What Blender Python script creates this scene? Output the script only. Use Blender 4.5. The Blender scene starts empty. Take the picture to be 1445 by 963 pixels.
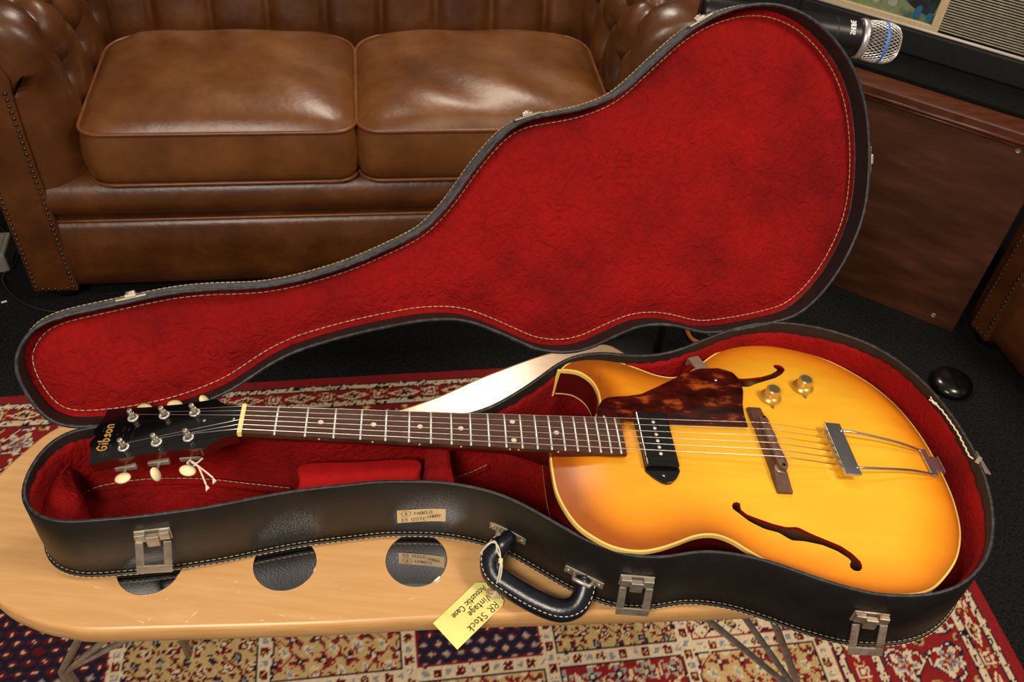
import bpy, bmesh, math, random
import numpy as np
from mathutils import Vector, Matrix
from mathutils.geometry import delaunay_2d_cdt

random.seed(7); rng = np.random.default_rng(7)
S = bpy.context.scene
COL = S.collection

# ------------------------------------------------------------------ camera
CAM_H = 1.55
PITCH = math.radians(44.85); ROLL = math.radians(-5.29)
cd = bpy.data.cameras.new('camera'); cam = bpy.data.objects.new('camera', cd); COL.objects.link(cam)
cd.sensor_fit = 'HORIZONTAL'; cd.sensor_width = 36.0; cd.lens = 36.0 * 1320.0 / 1445.0
cd.clip_start = 0.02
fw = Vector((0, math.cos(PITCH), -math.sin(PITCH))); rt = Vector((1, 0, 0)); dn = fw.cross(rt)
cx = rt * math.cos(ROLL) + dn * math.sin(ROLL); cy = -(-rt * math.sin(ROLL) + dn * math.cos(ROLL)); cz = -fw
mw = Matrix((cx, cy, cz)).transposed().to_4x4(); mw.translation = (0, 0, CAM_H)
cam.matrix_world = mw
S.camera = cam

# ------------------------------------------------------------------ world and lights
w = bpy.data.worlds.new('world'); S.world = w; w.use_nodes = True
bg = w.node_tree.nodes['Background']; bg.inputs[0].default_value = (1.0, 0.86, 0.70, 1); bg.inputs[1].default_value = 0.20
def area(name, loc, tgt, sx, sy, power, col):
    l = bpy.data.lights.new(name, 'AREA'); l.shape = 'RECTANGLE'; l.size = sx; l.size_y = sy; l.energy = power; l.color = col
    o = bpy.data.objects.new(name, l); COL.objects.link(o); o.location = loc
    o.rotation_euler = (Vector(tgt) - Vector(loc)).to_track_quat('-Z', 'Y').to_euler()
    return o
area('ceiling_light_key', (1.60, 0.45, 2.75), (0.40, 0.8, 0.6), 0.55, 0.55, 36, (1.0, 0.86, 0.70))
area('ceiling_light_far', (-0.15, 2.78, 2.70), (-0.1, 2.0, 0.0), 0.50, 0.35, 29, (1.0, 0.87, 0.72))
area('fill_light_near', (-0.55, -1.0, 2.55), (0.0, 0.8, 0.5), 0.8, 0.6, 50, (1.0, 0.88, 0.74))  # added fill lamp on the camera side, brightens front-facing surfaces
vs = S.view_settings
vs.view_transform = 'Standard'; vs.look = 'None'; vs.gamma = 1.0; vs.use_curve_mapping = False; vs.exposure = 0.10

# ------------------------------------------------------------------ materials
def lin(c):
    if isinstance(c, str): c = tuple(int(c[i:i+2], 16) / 255 for i in (0, 2, 4))
    return tuple(((v + .055) / 1.055) ** 2.4 if v > .04045 else v / 12.92 for v in c) + (1,)
def mat(name, col, rough=.5, metal=0., col2=None, scale=20, stretch=(1, 1, 1), detail=4, lo=.35, hi=.65, bump=0., bdistort=0., bscale=None, bdist=.001,
        coat=0., coat_rough=.1, sheen=0., spec=.5, attr=None, col3=None, rough2=None, bvor=False):
    m = bpy.data.materials.new(name); m.use_nodes = True; nt = m.node_tree; N = nt.nodes; Lk = nt.links
    b = N['Principled BSDF']; b.inputs['Base Color'].default_value = lin(col); b.inputs['Roughness'].default_value = rough; b.inputs['Metallic'].default_value = metal
    b.inputs['Specular IOR Level'].default_value = spec
    b.inputs['Coat Weight'].default_value = coat; b.inputs['Coat Roughness'].default_value = coat_rough
    if sheen: b.inputs['Sheen Weight'].default_value = sheen; b.inputs['Sheen Roughness'].default_value = .4; b.inputs['Sheen Tint'].default_value = lin(col2 or col)
    tc = N.new('ShaderNodeTexCoord'); mp = N.new('ShaderNodeMapping'); mp.inputs['Scale'].default_value = stretch; Lk.new(tc.outputs['Object'], mp.inputs[0])
    if col2 is not None:
        nz = N.new('ShaderNodeTexNoise'); nz.inputs['Scale'].default_value = scale; nz.inputs['Detail'].default_value = detail; nz.inputs['Roughness'].default_value = .6
        Lk.new(mp.outputs[0], nz.inputs['Vector'])
        r = N.new('ShaderNodeValToRGB'); r.color_ramp.elements[0].position = lo; r.color_ramp.elements[1].position = hi
        r.color_ramp.elements[0].color = lin(col); r.color_ramp.elements[1].color = lin(col2)
        if col3 is not None:
            e = r.color_ramp.elements.new((lo + hi) / 2); e.color = lin(col3)
        Lk.new(nz.outputs['Fac'], r.inputs[0]); Lk.new(r.outputs[0], b.inputs['Base Color'])
        if rough2 is not None:
            mr = N.new('ShaderNodeMapRange'); mr.inputs[1].default_value = lo; mr.inputs[2].default_value = hi; mr.inputs[3].default_value = rough; mr.inputs[4].default_value = rough2
            Lk.new(nz.outputs['Fac'], mr.inputs[0]); Lk.new(mr.outputs[0], b.inputs['Roughness'])
    if attr:
        a = N.new('ShaderNodeAttribute'); a.attribute_name = attr; Lk.new(a.outputs['Color'], b.inputs['Base Color'])
    if bump:
        if bvor:
            bz = N.new('ShaderNodeTexVoronoi'); bz.inputs['Scale'].default_value = bscale or scale * 4; out = bz.outputs['Distance']
        else:
            bz = N.new('ShaderNodeTexNoise'); bz.inputs['Scale'].default_value = bscale or scale * 4; bz.inputs['Detail'].default_value = 5; bz.inputs['Distortion'].default_value = bdistort; out = bz.outputs['Fac']
        Lk.new(mp.outputs[0], bz.inputs['Vector'])
        bp = N.new('ShaderNodeBump'); bp.inputs['Strength'].default_value = bump; bp.inputs['Distance'].default_value = bdist
        Lk.new(out, bp.inputs['Height']); Lk.new(bp.outputs[0], b.inputs['Normal'])
    return m
M = {}
M['carpet'] = mat('black_carpet', '0b0b0c', .95, col2='242425', scale=180, bump=1.0, bscale=420, bdist=.004, spec=.15)
M['rug'] = mat('rug_wool', '8a1a1c', .95, attr='Col', bump=.5, bscale=700, bdist=.002, spec=.1, sheen=.15)
M['maple'] = mat('maple_top', 'd3a065', .30, col2='e0b078', col3='d9a76d', scale=9, stretch=(1.2, 14, 1.2), detail=6, lo=.3, hi=.72, coat=.35, coat_rough=.12, bump=.04, bscale=60)
M['maple_edge'] = mat('maple_edge', 'd09a5c', .35, col2='dcab6e', scale=14, stretch=(1, 6, 12), detail=5, coat=.2, coat_rough=.25)
M['scratch'] = mat('pale_scuff', 'f0d7b0', .6)
M['pencil'] = mat('pencil_mark', 'b08e72', .7)
M['mirror'] = mat('mirror_disc', 'c9ccd0', .03, 1.0)
M['chrome'] = mat('chrome', 'd8d8da', .14, .92, col2='c4c4c6', scale=30)
M['nickel'] = mat('worn_nickel', 'c9bfae', .36, .75, col2='8d7d68', scale=60, lo=.45, hi=.8, rough2=.5)
M['rust'] = mat('rusty_nickel', 'c4b2a0', .40, .7, col2='8a6a50', scale=70, lo=.42, hi=.7, rough2=.55)
M['steel'] = mat('steel_rod', 'b4b2b0', .35, .65, col2='94877c', scale=40)
M['legbar'] = mat('oxidised_leg', '8a786c', .45, .5, col2='a89c92', scale=25, stretch=(1, 1, 6))
M['vinyl'] = mat('black_vinyl', '15120f', .40, col2='1f1a17', scale=14, bump=.35, bscale=420, bdist=.0012, spec=.5, rough2=.5)
M['vinyl_in'] = mat('dark_bare_rim', '150e0c', .7, col2='201512', scale=60, bump=.3, bscale=300)
M['rim_edge'] = mat('worn_rim_edge', '1a1a1c', .5, col2='4a4a4e', scale=140, lo=.45, hi=.85)
M['lid_edge'] = mat('grey_lid_edge', '3f3f42', .5, col2='66666a', scale=90, bump=.4, bscale=400)
M['thread'] = mat('pale_thread', 'c9b691', .8, col2='a08c66', scale=90)
M['cord'] = mat('white_cord', 'e6dcc8', .85, col2='cbbda2', scale=200)
M['plush'] = mat('red_plush', '660808', .9, col2='980f0f', col3='850c0c', scale=7, stretch=(1, 1, 1), detail=8, lo=.3, hi=.7, bump=.9, bscale=75, bdistort=1.6, bdist=.006, sheen=.22, spec=.15)
M['plush_flat'] = mat('red_velvet', '920d0e', .9, col2='a41213', scale=40, bump=.4, bscale=500, bdist=.001, sheen=.35, spec=.15)
M['paper'] = mat('masking_tape', 'e3c898', .8, col2='dcbd88', scale=60)
M['ink'] = mat('ink', '2a211e', .6)
M['tag'] = mat('yellow_card', 'f3e98f', .75, col2='efe384', scale=50)
M['eyelet'] = mat('card_eyelet', 'c99b6a', .7)
M['handle'] = mat('navy_black_leather', '0d0f18', .28, col2='161a26', scale=50, bump=.2, bscale=300)
# sunburst lacquer: colour painted from centre to rim (vertex attribute), wood grain on top
M['burst'] = mat('sunburst_lacquer', 'e09020', .30, attr='Col', spec=.35, coat=.35, coat_rough=.08, bump=.02, bscale=30)
M['cherry'] = mat('dark_cherry_lacquer', '5a0f0c', .2, col2='48100b', scale=8, coat=.6, coat_rough=.06)
M['cherry_edge'] = mat('cut_edge_red', '8e1510', .4)
M['binding'] = mat('cream_binding', 'f0cf72', .3, col2='e8c060', scale=20)
M['inside'] = mat('bare_inside_wood', '8a6238', .7, col2='7a5530', scale=12)
M['rosewood'] = mat('rosewood', '341c12', .55, spec=.25, col2='5a3626', col3='45281a', scale=30, stretch=(1, 14, 1), detail=6, lo=.3, hi=.7)
M['rosewood_b'] = mat('rosewood_bridge', '6a4636', .5, col2='4f3328', scale=40, stretch=(8, 1, 1), detail=5)
M['bone'] = mat('nut_bone', 'f0d27a', .35, col2='f2e2a6', scale=60)
M['ivory'] = mat('ivory_button', 'efe0ae', .35)
M['pearl'] = mat('dot_inlay', 'd6ccb0', .35, col2='bdb190', scale=400)
M['fret'] = mat('fret_nickel', 'e6e4de', .28, .45)
M['stringm'] = mat('string_steel', 'd8d2c8', .3, .9)
M['blackgloss'] = mat('black_lacquer', '08080a', .14, coat=.5, coat_rough=.05)
M['blackplastic'] = mat('black_plastic', '0b0a0a', .22, coat=.3, coat_rough=.1)
M['gold'] = mat('gold_paint', 'd2a54c', .35, .3)
M['tortoise'] = mat('tortoiseshell', '1a0504', .12, col2='b0551c', col3='42100a', scale=30, stretch=(1, 2.2, 1), detail=6, lo=.38, hi=.74, coat=.6, coat_rough=.05)
M['knobgold'] = mat('gold_knob', 'c79a3e', .28, .5, col2='e0bd6a', scale=60, coat=.5)
M['knobtop'] = mat('knob_cap', '8f8468', .3, .7)
M['leather'] = mat('brown_leather', '40200a', .33, col2='71421c', col3='572f11', scale=7, detail=8, lo=.3, hi=.72, bump=.3, bscale=42, bdist=.004, coat=.2, coat_rough=.3, rough2=.42)
M['leather_seat'] = mat('seat_leather', '573010', .32, col2='7f5026', col3='6b3f1a', scale=7, detail=8, lo=.3, hi=.72, bump=.3, bscale=38, bdist=.004, coat=.2, coat_rough=.3, rough2=.42)  # same leather in paler browns for the seat cushions
M['piping'] = mat('leather_piping', '6a3a1a', .35, col2='7a4826', scale=40)
M['nail'] = mat('antique_nail', '5a4c3e', .35, .85)
M['foot'] = mat('dark_wood_foot', '120b08', .35)
M['walnut'] = mat('stained_plywood', '3a1c12', .40, col2='633a26', col3='4c2a1a', scale=5, stretch=(1.2, 1.2, 5), detail=8, lo=.3, hi=.72, coat=.15, coat_rough=.3)
M['walnut_lip'] = mat('stained_trim', '4a2314', .38, col2='5e3220', scale=9, stretch=(1.5, 8, 8))
M['tolex'] = mat('black_tolex', '0d0e10', .6, col2='16171a', scale=120, bump=.4, bscale=700)
M['felt'] = mat('black_felt', '10110f', .9, col2='161715', scale=90, spec=.1)
M['bead'] = mat('white_bead', 'cfc3b8', .4)
M['rib'] = mat('silver_grille_rib', 'a29a86', .5, col2='8a836f', scale=60)
M['frame'] = mat('cream_frame', 'd9c69f', .5, col2='cdb68c', scale=30, stretch=(1, 10, 1))
M['print_g'] = mat('print_green', '5f7f62', .3, col2='2f5058', col3='86966a', scale=14, detail=6, lo=.35, hi=.65, coat=.4)
M['print_d'] = mat('print_dark', '17222c', .3, col2='24424e', scale=30, coat=.4)
M['print_b'] = mat('print_blue', '1f6a94', .3, coat=.4)
M['print_p'] = mat('print_pale', 'b9b6a4', .3, col2='8f9a92', scale=40, coat=.4)
M['micblack'] = mat('mic_black', '18181a', .35, .3)
M['micgrille'] = mat('mic_grille', 'd2ccc8', .35, .6)
M['micring'] = mat('mic_ring', 'c9c2c0', .35, .7)
M['micblue'] = mat('mic_blue_band', '3f72c4', .45)
M['white'] = mat('white_print', 'e8e8e8', .5)
M['blackmetal'] = mat('black_metal', '0c0c0d', .5, .2)
M['orange'] = mat('orange_cable', 'c8742c', .5)
M['cable'] = mat('black_cable', '1d1d1f', .45)
M['darkwall'] = mat('charcoal_wall', '1b1a1a', .8, col2='222120', scale=3)
M['greyplastic'] = mat('pale_grey_plastic', '9a958a', .5, col2='87827a', scale=20)

# ------------------------------------------------------------------ helpers
def V3(*a): return Vector(a)
def obj(name, verts, faces, m, parent=None, smooth=False, world=False, label=None, cat=None, group=None, kind=None, bevel=0, seg=2):
    me = bpy.data.meshes.new(name)
    me.from_pydata([tuple(v) for v in verts], [], faces); me.update()
    if smooth: me.polygons.foreach_set('use_smooth', [True] * len(me.polygons))
    o = bpy.data.objects.new(name, me); COL.objects.link(o)
    if m: me.materials.append(M[m] if isinstance(m, str) else m)
    if parent is not None:
        o.parent = parent
        if world: o.matrix_parent_inverse = parent.matrix_basis.inverted()
    if bevel:
        md = o.modifiers.new('bevel', 'BEVEL'); md.width = bevel; md.segments = seg; md.limit_method = 'ANGLE'; md.angle_limit = math.radians(35)
    return tag(o, label, cat, group, kind)
def tag(o, label=None, cat=None, group=None, kind=None):
    if label: o['label'] = label
    if cat: o['category'] = cat
    if group: o['group'] = group
    if kind: o['kind'] = kind
    return o
def thing(name, label, cat, loc=(0, 0, 0), rotz=0, mtx=None, group=None):
    o = bpy.data.objects.new(name, None); COL.objects.link(o); o.empty_display_size = .05
    if mtx is not None: o.matrix_basis = mtx
    else: o.location = loc; o.rotation_euler = (0, 0, rotz)
    bpy.context.view_layer.update()
    return tag(o, label, cat, group)
class MB:
    def __init__(s): s.v = []; s.f = []
    def add(s, v, f):
        k = len(s.v); s.v += [tuple(p) for p in v]; s.f += [tuple(i + k for i in q) for q in f]; return s
    def box(s, c, d, R=None):
        c = Vector(c); out = []
        for x in (-.5, .5):
            for y in (-.5, .5):
                for z in (-.5, .5):
                    p = Vector((x * d[0], y * d[1], z * d[2])); out.append(c + (R @ p if R else p))
        return s.add(out, [(0, 1, 3, 2), (4, 6, 7, 5), (0, 4, 5, 1), (2, 3, 7, 6), (0, 2, 6, 4), (1, 5, 7, 3)])
    def tube(s, pts, r, n=8, closed=False, caps=True, flat=None):
        pts = [Vector(p) for p in pts]; m = len(pts); rs = r if isinstance(r, (list, tuple)) else [r] * m
        T = []
        for i in range(m):
            a = pts[(i - 1) % m] if (closed or i > 0) else pts[i]; b = pts[(i + 1) % m] if (closed or i < m - 1) else pts[i]
            d = (b - a); T.append(d.normalized() if d.length > 1e-9 else Vector((1, 0, 0)))
        up = Vector((0, 0, 1)) if abs(T[0].z) < .9 else Vector((1, 0, 0))
        nrm = (up - T[0] * up.dot(T[0])).normalized(); vs_ = []
        for i in range(m):
            nrm = (nrm - T[i] * nrm.dot(T[i])); nrm = nrm.normalized() if nrm.length > 1e-6 else T[i].orthogonal().normalized()
            bn = T[i].cross(nrm)
            for k in range(n):
                a = 2 * math.pi * k / n
                vs_.append(pts[i] + nrm * (math.cos(a) * rs[i] * (flat or 1)) + bn * (math.sin(a) * rs[i]))
        fs = []
        for i in range(m if closed else m - 1):
            j = (i + 1) % m
            for k in range(n): fs.append((i * n + k, i * n + (k + 1) % n, j * n + (k + 1) % n, j * n + k))
        if not closed and caps: fs.append(tuple(range(n - 1, -1, -1))); fs.append(tuple((m - 1) * n + k for k in range(n)))
        return s.add(vs_, fs)
    def lathe(s, prof, n=24, mtx=None):
        vs_ = []; m = len(prof)
        for r, z in prof:
            for k in range(n):
                a = 2 * math.pi * k / n; p = Vector((r * math.cos(a), r * math.sin(a), z)); vs_.append(mtx @ p if mtx else p)
        fs = [(i * n + k, i * n + (k + 1) % n, (i + 1) * n + (k + 1) % n, (i + 1) * n + k) for i in range(m - 1) for k in range(n)]
        if prof[0][0] > 1e-6: fs.append(tuple(range(n - 1, -1, -1)))
        if prof[-1][0] > 1e-6: fs.append(tuple((m - 1) * n + k for k in range(n)))
        return s.add(vs_, fs)
    def prism(s, poly, f0, f1):
        n = len(poly); a = [f0(*p) for p in poly]; b = [f1(*p) for p in poly]
        return s.add(a + b, [tuple(range(n - 1, -1, -1)), tuple(range(n, 2 * n))] + [(i, (i + 1) % n, n + (i + 1) % n, n + i) for i in range(n)])
    def grid(s, P, closed_u=False, closed_v=False):
        nu = len(P); nv = len(P[0]); vs_ = [p for row in P for p in row]
        fs = [(i * nv + j, ((i + 1) % nu) * nv + j, ((i + 1) % nu) * nv + (j + 1) % nv, i * nv + (j + 1) % nv)
              for i in range(nu if closed_u else nu - 1) for j in range(nv if closed_v else nv - 1)]
        return s.add(vs_, fs)
    def build(s, name, m, parent=None, **k): return obj(name, s.v, s.f, m, parent, **k)
def smooth_closed(pts, n):
    """Catmull-Rom through pts, resampled to n equal arc steps."""
    P = np.array(pts, float); m = len(P); out = []
    for i in range(m):
        p0, p1, p2, p3 = P[i - 1], P[i], P[(i + 1) % m], P[(i + 2) % m]
        for t in np.linspace(0, 1, 12, endpoint=False):
            out.append(.5 * ((2 * p1) + (-p0 + p2) * t + (2 * p0 - 5 * p1 + 4 * p2 - p3) * t * t + (-p0 + 3 * p1 - 3 * p2 + p3) * t ** 3))
    return resample(np.array(out), n, True)
def smooth_open(pts, n):
    P = np.array(pts, float); m = len(P); out = []
    for i in range(m - 1):
        p0, p1, p2, p3 = P[max(i - 1, 0)], P[i], P[i + 1], P[min(i + 2, m - 1)]
        for t in np.linspace(0, 1, 12, endpoint=False):
            out.append(.5 * ((2 * p1) + (-p0 + p2) * t + (2 * p0 - 5 * p1 + 4 * p2 - p3) * t * t + (-p0 + 3 * p1 - 3 * p2 + p3) * t ** 3))
    out.append(P[-1]); return resample(np.array(out), n, False)
def resample(P, n, closed):
    Q = np.vstack([P, P[:1]]) if closed else P
    L = np.r_[0, np.cumsum(np.linalg.norm(np.diff(Q, axis=0), axis=1))]
    t = np.linspace(0, L[-1], n, endpoint=not closed)
    return np.stack([np.interp(t, L, Q[:, k]) for k in range(Q.shape[1])], 1)
def lowpass(P, k):
    for _ in range(k): P = .25 * np.roll(P, 1, 0) + .5 * P + .25 * np.roll(P, -1, 0)
    return P
def area2(P): return .5 * np.sum(P[:, 0] * np.roll(P[:, 1], -1) - np.roll(P[:, 0], -1) * P[:, 1])
def ccw(P): return P if area2(P) > 0 else P[::-1].copy()
def normals2(P):
    t = np.roll(P, -1, 0) - np.roll(P, 1, 0); t /= np.linalg.norm(t, axis=1)[:, None] + 1e-12
    return np.stack([t[:, 1], -t[:, 0]], 1)          # outward for ccw
def offset(P, d): return P + normals2(P) * d          # + is outward
def poly_dist(Q, P):
    a = P; b = np.roll(P, -1, 0); ab = b - a; out = np.empty(len(Q))
    for i in range(0, len(Q), 500):
        q = Q[i:i + 500]
        t = np.clip(((q[:, None] - a) * ab).sum(2) / ((ab ** 2).sum(1) + 1e-12), 0, 1)
        out[i:i + 500] = np.linalg.norm(q[:, None] - (a + t[..., None] * ab), axis=2).min(1)
    return out
def inside(Q, P):
    x, y = Q[:, 0], Q[:, 1]; r = np.zeros(len(Q), bool); a = P; b = np.roll(P, -1, 0)
    for (x0, y0), (x1, y1) in zip(a, b):
        c = ((y0 > y) != (y1 > y)) & (x < (x1 - x0) * (y - y0) / (y1 - y0 + 1e-15) + x0); r ^= c
    return r
def fill(outer, holes=(), step=.01):
    """Triangulated flat patch with interior points; returns 2D points and faces."""
    loops = [np.array(outer)] + [np.array(h) for h in holes]; pts = []; edges = []
    for L in loops:
        k = len(pts); pts += [tuple(p) for p in L]; edges += [(k + i, k + (i + 1) % len(L)) for i in range(len(L))]
    lo = loops[0].min(0); hi = loops[0].max(0)
    gx, gy = np.meshgrid(np.arange(lo[0] + step / 2, hi[0], step), np.arange(lo[1] + step / 2, hi[1], step))
    G = np.stack([gx.ravel(), gy.ravel()], 1); G = G + rng.uniform(-.12, .12, G.shape) * step
    ok = inside(G, loops[0]) & (poly_dist(G, loops[0]) > step * .45)
    for h in loops[1:]: ok &= ~inside(G, h) & (poly_dist(G, h) > step * .3)
    pts += [tuple(p) for p in G[ok]]
    v, e, f, *_ = delaunay_2d_cdt([Vector(p) for p in pts], edges, [], 0, 1e-7)
    v = np.array([tuple(p) for p in v]); c = np.array([v[list(q)].mean(0) for q in f])
    keep = inside(c, loops[0])
    for h in loops[1:]: keep &= ~inside(c, h)
    return v, [tuple(q) for q, k in zip(f, keep) if k]
def vcol(o, cols):
    a = o.data.color_attributes.new('Col', 'FLOAT_COLOR', 'POINT'); c = np.ones((len(o.data.vertices), 4), np.float32); c[:, :3] = cols
    a.data.foreach_set('color', c.ravel())
def copy_tree(o, parent=None, mtx=None):
    c = o.copy(); COL.objects.link(c); c.parent = parent
    if mtx is not None: c.matrix_basis = mtx
    for ch in o.children: copy_tree(ch, c)
    return c
def vnoise(x, y, seed=0):
    """smooth value noise on arrays"""
    xi = np.floor(x).astype(int); yi = np.floor(y).astype(int); fx = x - xi; fy = y - yi
    def h(a, b):
        n = (a * 374761393 + b * 668265263 + seed * 1442695041) & 0x7fffffff
        n = ((n ^ (n >> 13)) * 1274126177) & 0x7fffffff
        return ((n ^ (n >> 16)) & 0xffff) / 65535.
    fx = fx * fx * (3 - 2 * fx); fy = fy * fy * (3 - 2 * fy)
    return (h(xi, yi) * (1 - fx) + h(xi + 1, yi) * fx) * (1 - fy) + (h(xi, yi + 1) * (1 - fx) + h(xi + 1, yi + 1) * fx) * fy
def hash2(a, b, seed=0):
    n = (a * 374761393 + b * 668265263 + seed * 1442695041) & 0x7fffffff
    n = ((n ^ (n >> 13)) * 1274126177) & 0x7fffffff
    return ((n ^ (n >> 16)) & 0xffff) / 65535.
# single-stroke letters on a box 0..1 high
GL = {
 'R': (.62, [[(0, 0), (.05, 1)], [(.05, 1), (.4, .98), (.52, .8), (.42, .58), (.08, .5)], [(.2, .5), (.58, 0)]]),
 'S': (.55, [[(.5, .85), (.32, 1), (.1, .88), (.12, .65), (.38, .5), (.46, .25), (.3, .03), (.04, .1)]]),
 't': (.42, [[(.2, .95), (.18, .15), (.3, .02), (.4, .1)], [(.02, .62), (.4, .66)]]),
 'o': (.5, [[(.25, .6), (.06, .5), (.04, .2), (.2, .02), (.4, .15), (.42, .45), (.25, .6)]]),
 'c': (.45, [[(.42, .5), (.25, .62), (.06, .42), (.06, .15), (.22, .02), (.42, .1)]]),
 'k': (.5, [[(.08, 1), (.05, 0)], [(.42, .6), (.08, .28), (.45, 0)]]),
 'V': (.6, [[(.02, 1), (.25, 0), (.58, 1)]]),
 'i': (.2, [[(.1, .6), (.1, .02)], [(.1, .85), (.12, .9)]]),
 'n': (.5, [[(.05, .6), (.05, 0)], [(.05, .42), (.2, .6), (.4, .52), (.42, .02)]]),
 'a': (.5, [[(.4, .55), (.2, .62), (.04, .35), (.12, .05), (.32, .1), (.41, .5), (.42, .02)]]),
 'g': (.5, [[(.4, .55), (.2, .62), (.05, .35), (.15, .08), (.38, .18), (.4, .58), (.38, -.25), (.2, -.4), (.02, -.28)]]),
 'e': (.45, [[(.05, .3), (.4, .35), (.36, .56), (.18, .6), (.04, .35), (.12, .05), (.4, .08)]]),
 'A': (.62, [[(.0, 0), (.3, 1), (.55, 0)], [(.1, .38), (.5, .4)]]),
 'u': (.5, [[(.05, .6), (.06, .15), (.2, .02), (.38, .15), (.42, .6)], [(.42, .6), (.43, 0)]]),
 's': (.4, [[(.36, .52), (.2, .62), (.06, .48), (.3, .28), (.3, .08), (.03, .04)]]),
 'C': (.62, [[(.58, .82), (.35, 1), (.08, .7), (.06, .3), (.28, .02), (.58, .12)]]),
 'F': (.52, [[(.05, 0), (.06, 1), (.5, 1)], [(.05, .52), (.4, .54)]]),
 'B': (.55, [[(.05, 0), (.06, 1), (.38, .95), (.4, .6), (.06, .52), (.46, .42), (.44, .06), (.05, 0)]]),
 'E': (.5, [[(.48, 1), (.06, .98), (.05, 0), (.48, .02)], [(.05, .5), (.4, .52)]]),
 'L': (.46, [[(.06, 1), (.05, .02), (.45, .04)]]),
 'O': (.62, [[(.3, 1), (.06, .75), (.06, .25), (.3, 0), (.55, .25), (.55, .75), (.3, 1)]]),
 'H': (.58, [[(.05, 1), (.05, 0)], [(.5, 1), (.5, 0)], [(.05, .5), (.5, .52)]]),
 'Y': (.55, [[(.02, 1), (.25, .5), (.52, 1)], [(.25, .5), (.22, 0)]]),
 'T': (.55, [[(.0, 1), (.52, 1)], [(.26, 1), (.25, 0)]]),
 'U': (.58, [[(.05, 1), (.05, .2), (.28, 0), (.5, .2), (.5, 1)]]),
 'M': (.7, [[(.03, 0), (.08, 1), (.33, .3), (.58, 1), (.64, 0)]]),
 'I': (.2, [[(.1, 1), (.1, 0)]]),
 '1': (.3, [[(.05, .8), (.18, 1), (.18, 0)]]),
 '2': (.52, [[(.05, .78), (.22, 1), (.44, .8), (.3, .45), (.04, 0), (.48, .03)]]),
 '5': (.52, [[(.46, 1), (.12, 1), (.08, .58), (.34, .6), (.45, .3), (.28, .0), (.04, .08)]]),
 '4': (.55, [[(.3, 1), (.04, .38), (.5, .4)], [(.38, .75), (.36, 0)]]),
 'G': (.66, [[(.6, .85), (.36, 1), (.08, .7), (.08, .28), (.3, .0), (.58, .15), (.58, .46), (.34, .46)]]),
 'b': (.5, [[(.06, 1.1), (.06, .05), (.3, .02), (.42, .3), (.28, .58), (.06, .45)]]),
 ' ': (.35, []),
}
def strokes(mb, text, x, y, h, fr, wd, gap=.16, slant=.0, ital=0.):
    """flat ink ribbons; fr(x, y) -> 3D point, text runs along +x"""
    for ch in text:
        wch, pl = GL[ch]
        for L in pl:
            L2 = smooth_open(L, max(2, 5 * (len(L) - 1) + 1)) if len(L) > 2 else np.array(L, float)
            Q = np.stack([x + (L2[:, 0] + ital * L2[:, 1]) * h, y + L2[:, 1] * h + slant * (x + L2[:, 0] * h)], 1)
            d = np.gradient(Q, axis=0); d /= np.linalg.norm(d, axis=1)[:, None] + 1e-12; nn = np.stack([-d[:, 1], d[:, 0]], 1) * wd / 2
            Q[0] -= d[0] * wd * .4; Q[-1] += d[-1] * wd * .4
            a = [fr(*p) for p in Q + nn]; b = [fr(*p) for p in Q - nn]; n = len(a)
            mb.add(a + b, [(i, n + i, n + i + 1, i + 1) for i in range(n - 1)])
        x += (wch + gap) * h
    return x
# ------------------------------------------------------------------ floor and rug
obj('floor', [(-3.2, -.6, 0), (3.4, -.6, 0), (3.4, 4.2, 0), (-3.2, 4.2, 0)], [(0, 1, 2, 3)], 'carpet', kind='structure', label='black short-pile carpet covering the floor')

MB().box((.1, 3.42, 1.35), (6.6, .08, 2.7)).build('wall_back', 'darkwall', None, kind='structure', label='plain charcoal wall behind the sofa')
MB().box((2.9, 1.8, 1.35), (.08, 3.2, 2.7)).build('wall_right', 'darkwall', None, kind='structure', label='plain charcoal wall beyond the armchair')
MB().box((-2.9, 1.8, 1.35), (.08, 3.2, 2.7)).build('wall_left', 'darkwall', None, kind='structure', label='plain charcoal wall beyond the sofa arm')

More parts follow.
